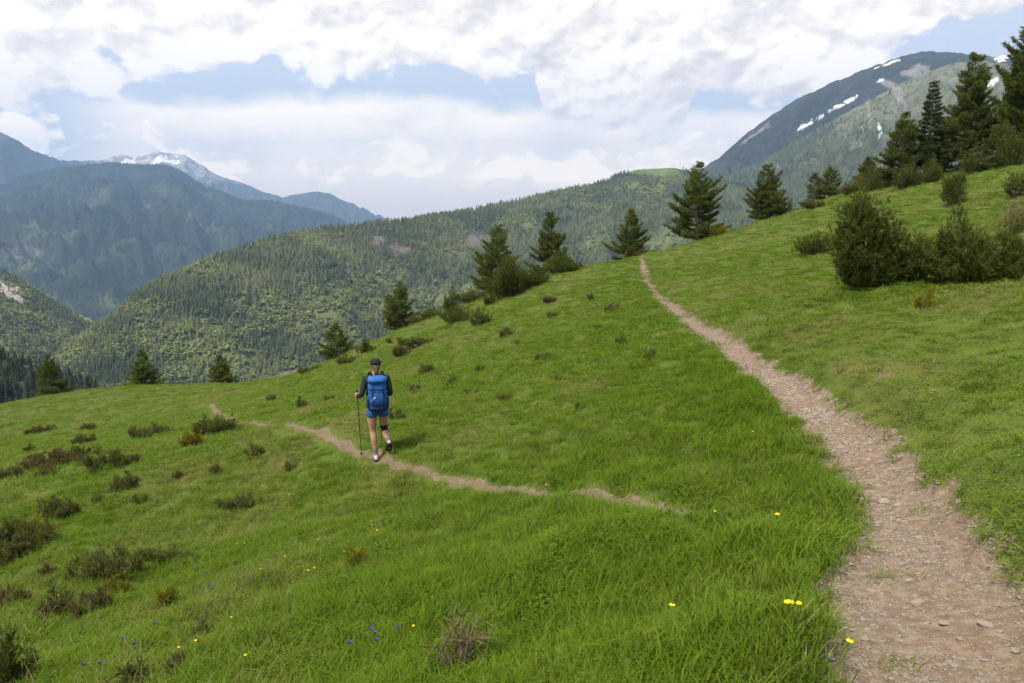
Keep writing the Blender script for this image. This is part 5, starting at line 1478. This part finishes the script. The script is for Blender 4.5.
        def place_(Vs):
            Vs = np.vstack(Vs)
            c, s = math.cos(pitch), math.sin(pitch)
            yy = Vs[:, 1] * c + Vs[:, 2] * s; zz = -Vs[:, 1] * s + Vs[:, 2] * c
            return np.stack([Vs[:, 0] + A_[0], yy + A_[1] + 0.012, zz + A_[2] - 0.085 * c], -1)
        m = len(secs)
        Q = np.array([(i * n + k, i * n + (k + 1) % n, (i + 1) * n + (k + 1) % n, (i + 1) * n + k) for i in range(m - 1) for k in range(n)])
        caps = np.array([[0, n - 1 - k, n - 2 - k] for k in range(n - 2)] + [[(m - 1) * n, (m - 1) * n + k + 1, (m - 1) * n + k + 2] for k in range(n - 2)])
        so = mesh_obj('shoe', place_(Vv), [Q, caps], [Mk['shoe']], smooth=True, parent=root)
        mesh_obj('sole', place_(Ss), [Q, caps], [Mk['sole']], parent=so)
    shoe(LA, 0, 0.02); shoe(RA, 0, 0.75)
    # cap with a peak, hair gathered in a pony tail
    cap = shell('cap', [((0, 0.078, 1.598), .088, .105), ((0, 0.078, 1.625), .090, .106), ((0, 0.076, 1.655), .080, .094), ((0, 0.074, 1.678), .055, .066), ((0, 0.073, 1.688), .018, .022)], Mk['black'], root, 24, 2.0)
    pv = []; 
    for k in range(9):
        a = math.pi * (k / 8)
        pv.append((0.075 * math.cos(a), 0.15 + 0.0 * math.sin(a), 1.606)); 
    for k in range(9):
        a = math.pi * (k / 8)
        pv.append((0.068 * math.cos(a), 0.165 + 0.085 * math.sin(a), 1.592))
    pv += [(p[0], p[1], p[2] - 0.006) for p in pv]
    pq = [(k, k + 1, k + 10, k + 9) for k in range(8)] + [(k + 18, k + 27, k + 28, k + 19) for k in range(8)] + [(k + 9, k + 10, k + 28, k + 27) for k in range(8)]
    mesh_obj('peak', np.array(pv), np.array(pq), [Mk['black']], parent=cap)
    skin('hair', [(0, 0.035, 1.60), (0, 0.010, 1.555), (0, -0.015, 1.52), (-0.005, -0.045, 1.47), (-0.01, -0.055, 1.42)], chain(range(5)), [(.080, .064), (.074, .056), .050, .038, .018], Mk['hair'], root, 2)

    # backpack: worn, a thing of its own
    bp = empty('backpack', gl @ Vector((0, -0.10, 0.90)), rz, SZ)
    tag(bp, 'tall bright blue backpack with a pale triangular mark on the back of the hiker', 'backpack')
    def L(p): return (p[0], p[1] + 0.10, p[2] - 0.90)
    main = [((0, -.185, .885), .085, .060), ((0, -.195, .905), .125, .085), ((0, -.205, .97), .145, .100), ((0.004, -.208, 1.08), .152, .108), ((0, -.205, 1.2), .150, .106), ((-.003, -.20, 1.30), .146, .100), ((0, -.19, 1.365), .132, .088), ((0, -.185, 1.385), .10, .07)]
    shell('main_bag', [(L(c), a, b) for c, a, b in main], Mk['pack'], bp, 28, 3.2)
    shell('lid', [(L(c), a, b) for c, a, b in [((0, -.20, 1.352), .118, .085), ((0, -.205, 1.366), .150, .112), ((0, -.205, 1.405), .152, .114), ((0, -.20, 1.44), .135, .098), ((0, -.195, 1.455), .08, .06)]], Mk['pack'], bp, 28, 3.0)
    shell('bottom_panel', [(L(c), a, b) for c, a, b in [((0, -.196, .880), .10, .070), ((0, -.200, .900), .135, .094), ((0, -.207, .945), .148, .106), ((0, -.207, .962), .148, .106)]], Mk['pack_dark'], bp, 28, 3.2)
    for sg in (-1, 1):
        shell('side_pocket', [(L(c), a, b) for c, a, b in [((sg * .135, -.20, .915), .018, .055), ((sg * .150, -.20, .95), .026, .075), ((sg * .154, -.20, 1.07), .028, .080), ((sg * .150, -.20, 1.13), .022, .076)]], Mk['pack_dark'], bp, 16, 2.6)
        skin('shoulder_strap', [L(p) for p in [(sg * .075, -.10, 1.40), (sg * .085, -.03, 1.475), (sg * .10, .06, 1.475), (sg * .115, .135, 1.39), (sg * .125, .15, 1.25), (sg * .15, .08, 1.10), (sg * .14, -.09, 1.0)]], chain(range(7)), [(.026, .010)] * 7, Mk['black'], bp, 1)
        skin('compression_strap', [L(p) for p in [(sg * .085, -.318, 1.375), (sg * .085, -.322, 1.30), (sg * .085, -.326, 1.16), (sg * .085, -.322, 1.0)]], chain(range(4)), [(.009, .004)] * 4, Mk['pack_dark'], bp, 1)
    skin('hip_belt', [L((0.16 * math.cos(a), 0.02 + 0.135 * math.sin(a), 0.99)) for a in np.linspace(math.radians(205), math.radians(-25), 11)], chain(range(11)), [(.016, .030)] * 11, Mk['pack_dark'], bp, 1)
    shell('front_pocket', [(L(c), a, b) for c, a, b in [((0.01, -.300, .985), .070, .012), ((0.01, -.306, 1.0), .085, .020), ((0.01, -.308, 1.10), .090, .022), ((0.01, -.304, 1.20), .080, .016), ((0.01, -.300, 1.215), .06, .008)]], Mk['pack_mid'], bp, 20, 3.0)
    for zz in (1.02, 1.26):
        skin('cross_strap', [L(p) for p in [(-.155, -.22, zz), (-.11, -.318, zz + .004), (0, -.334, zz), (.11, -.318, zz - .004), (.155, -.22, zz)]], chain(range(5)), [(.005, .010)] * 5, Mk['black'], bp, 1)
        shell('buckle', [(L(c), a, b) for c, a, b in [((0.05, -.340, zz - .014), .016, .006), ((0.05, -.341, zz), .020, .008), ((0.05, -.340, zz + .014), .016, .006)]], Mk['black'], bp, 10, 3.0)
    skin('lid_seam', [L(p) for p in [(-.150, -.235, 1.388), (-.12, -.305, 1.388), (0, -.322, 1.386), (.12, -.305, 1.388), (.150, -.235, 1.388)]], chain(range(5)), [.006] * 5, Mk['pack_dark'], bp, 1)
    tri = [L(p) for p in [(-.112, -.314, 1.085), (-.030, -.321, 1.085), (-.045, -.321, 1.150)]]
    tri += [(p[0], p[1] - 0.004, p[2]) for p in tri]
    mesh_obj('printed_mark', np.array(tri), [np.array([(0, 2, 1), (3, 4, 5)]), np.array([(0, 1, 4, 3), (1, 2, 5, 4), (2, 0, 3, 5)])], [Mk['white']], parent=bp)
    skin('haul_loop', [L(p) for p in [(-.03, -.10, 1.43), (-.025, -.09, 1.465), (.025, -.09, 1.465), (.03, -.10, 1.43)]], chain(range(4)), [.006] * 4, Mk['black'], bp, 1)

    # walking poles, held but things of their own
    def pole(label, grip, tip):
        g = gl @ Vector(grip); tp = Vector(tip)
        tp.z = gz(tp.x, tp.y) - 0.01
        e = empty('walking_pole', tp, 0); tag(e, label, 'walking pole', 'walking poles of the hiker')
        d = (g - tp); Ln = d.length; u = d.normalized()
        q = lambda s: tuple(u * s)
        G1 = Geo(); G1.tube([q(0.05), q(Ln * .5), q(Ln - .05)], [.0065, .008, .0095], 8); G1.build('shaft', Mk['metal'], e)
        G2 = Geo(); G2.tube([q(Ln - .075), q(Ln - .03), q(Ln + .02), q(Ln + .065), q(Ln + .08)], [.012, .0155, .014, .019, .010], 10); G2.build('grip', Mk['black'], e)
        G3 = Geo(); G3.tube([q(0.0), q(0.06)], [.003, .006], 8); G3.build('tip', Mk['metal'], e)
        G4 = Geo(); G4.tube([q(0.070), q(0.078), q(0.084)], [.012, .032, .010], 12); G4.build('basket', Mk['black'], e)
    lt = gl @ Vector((-0.27, 0.30, 0)); rt = gl @ Vector((0.06, 0.42, 0))
    pole('black walking pole in the left hand of the hiker, clear of the body', gripL, lt)
    pole('black walking pole in the right hand, half hidden behind the legs of the hiker', gripR, rt)


build_materials()
build_camera()
build_sky()
build_haze()
build_ground()
build_far()
build_grass()
build_trees()
build_shrubs()
build_stones()
build_flowers()
build_hiker()
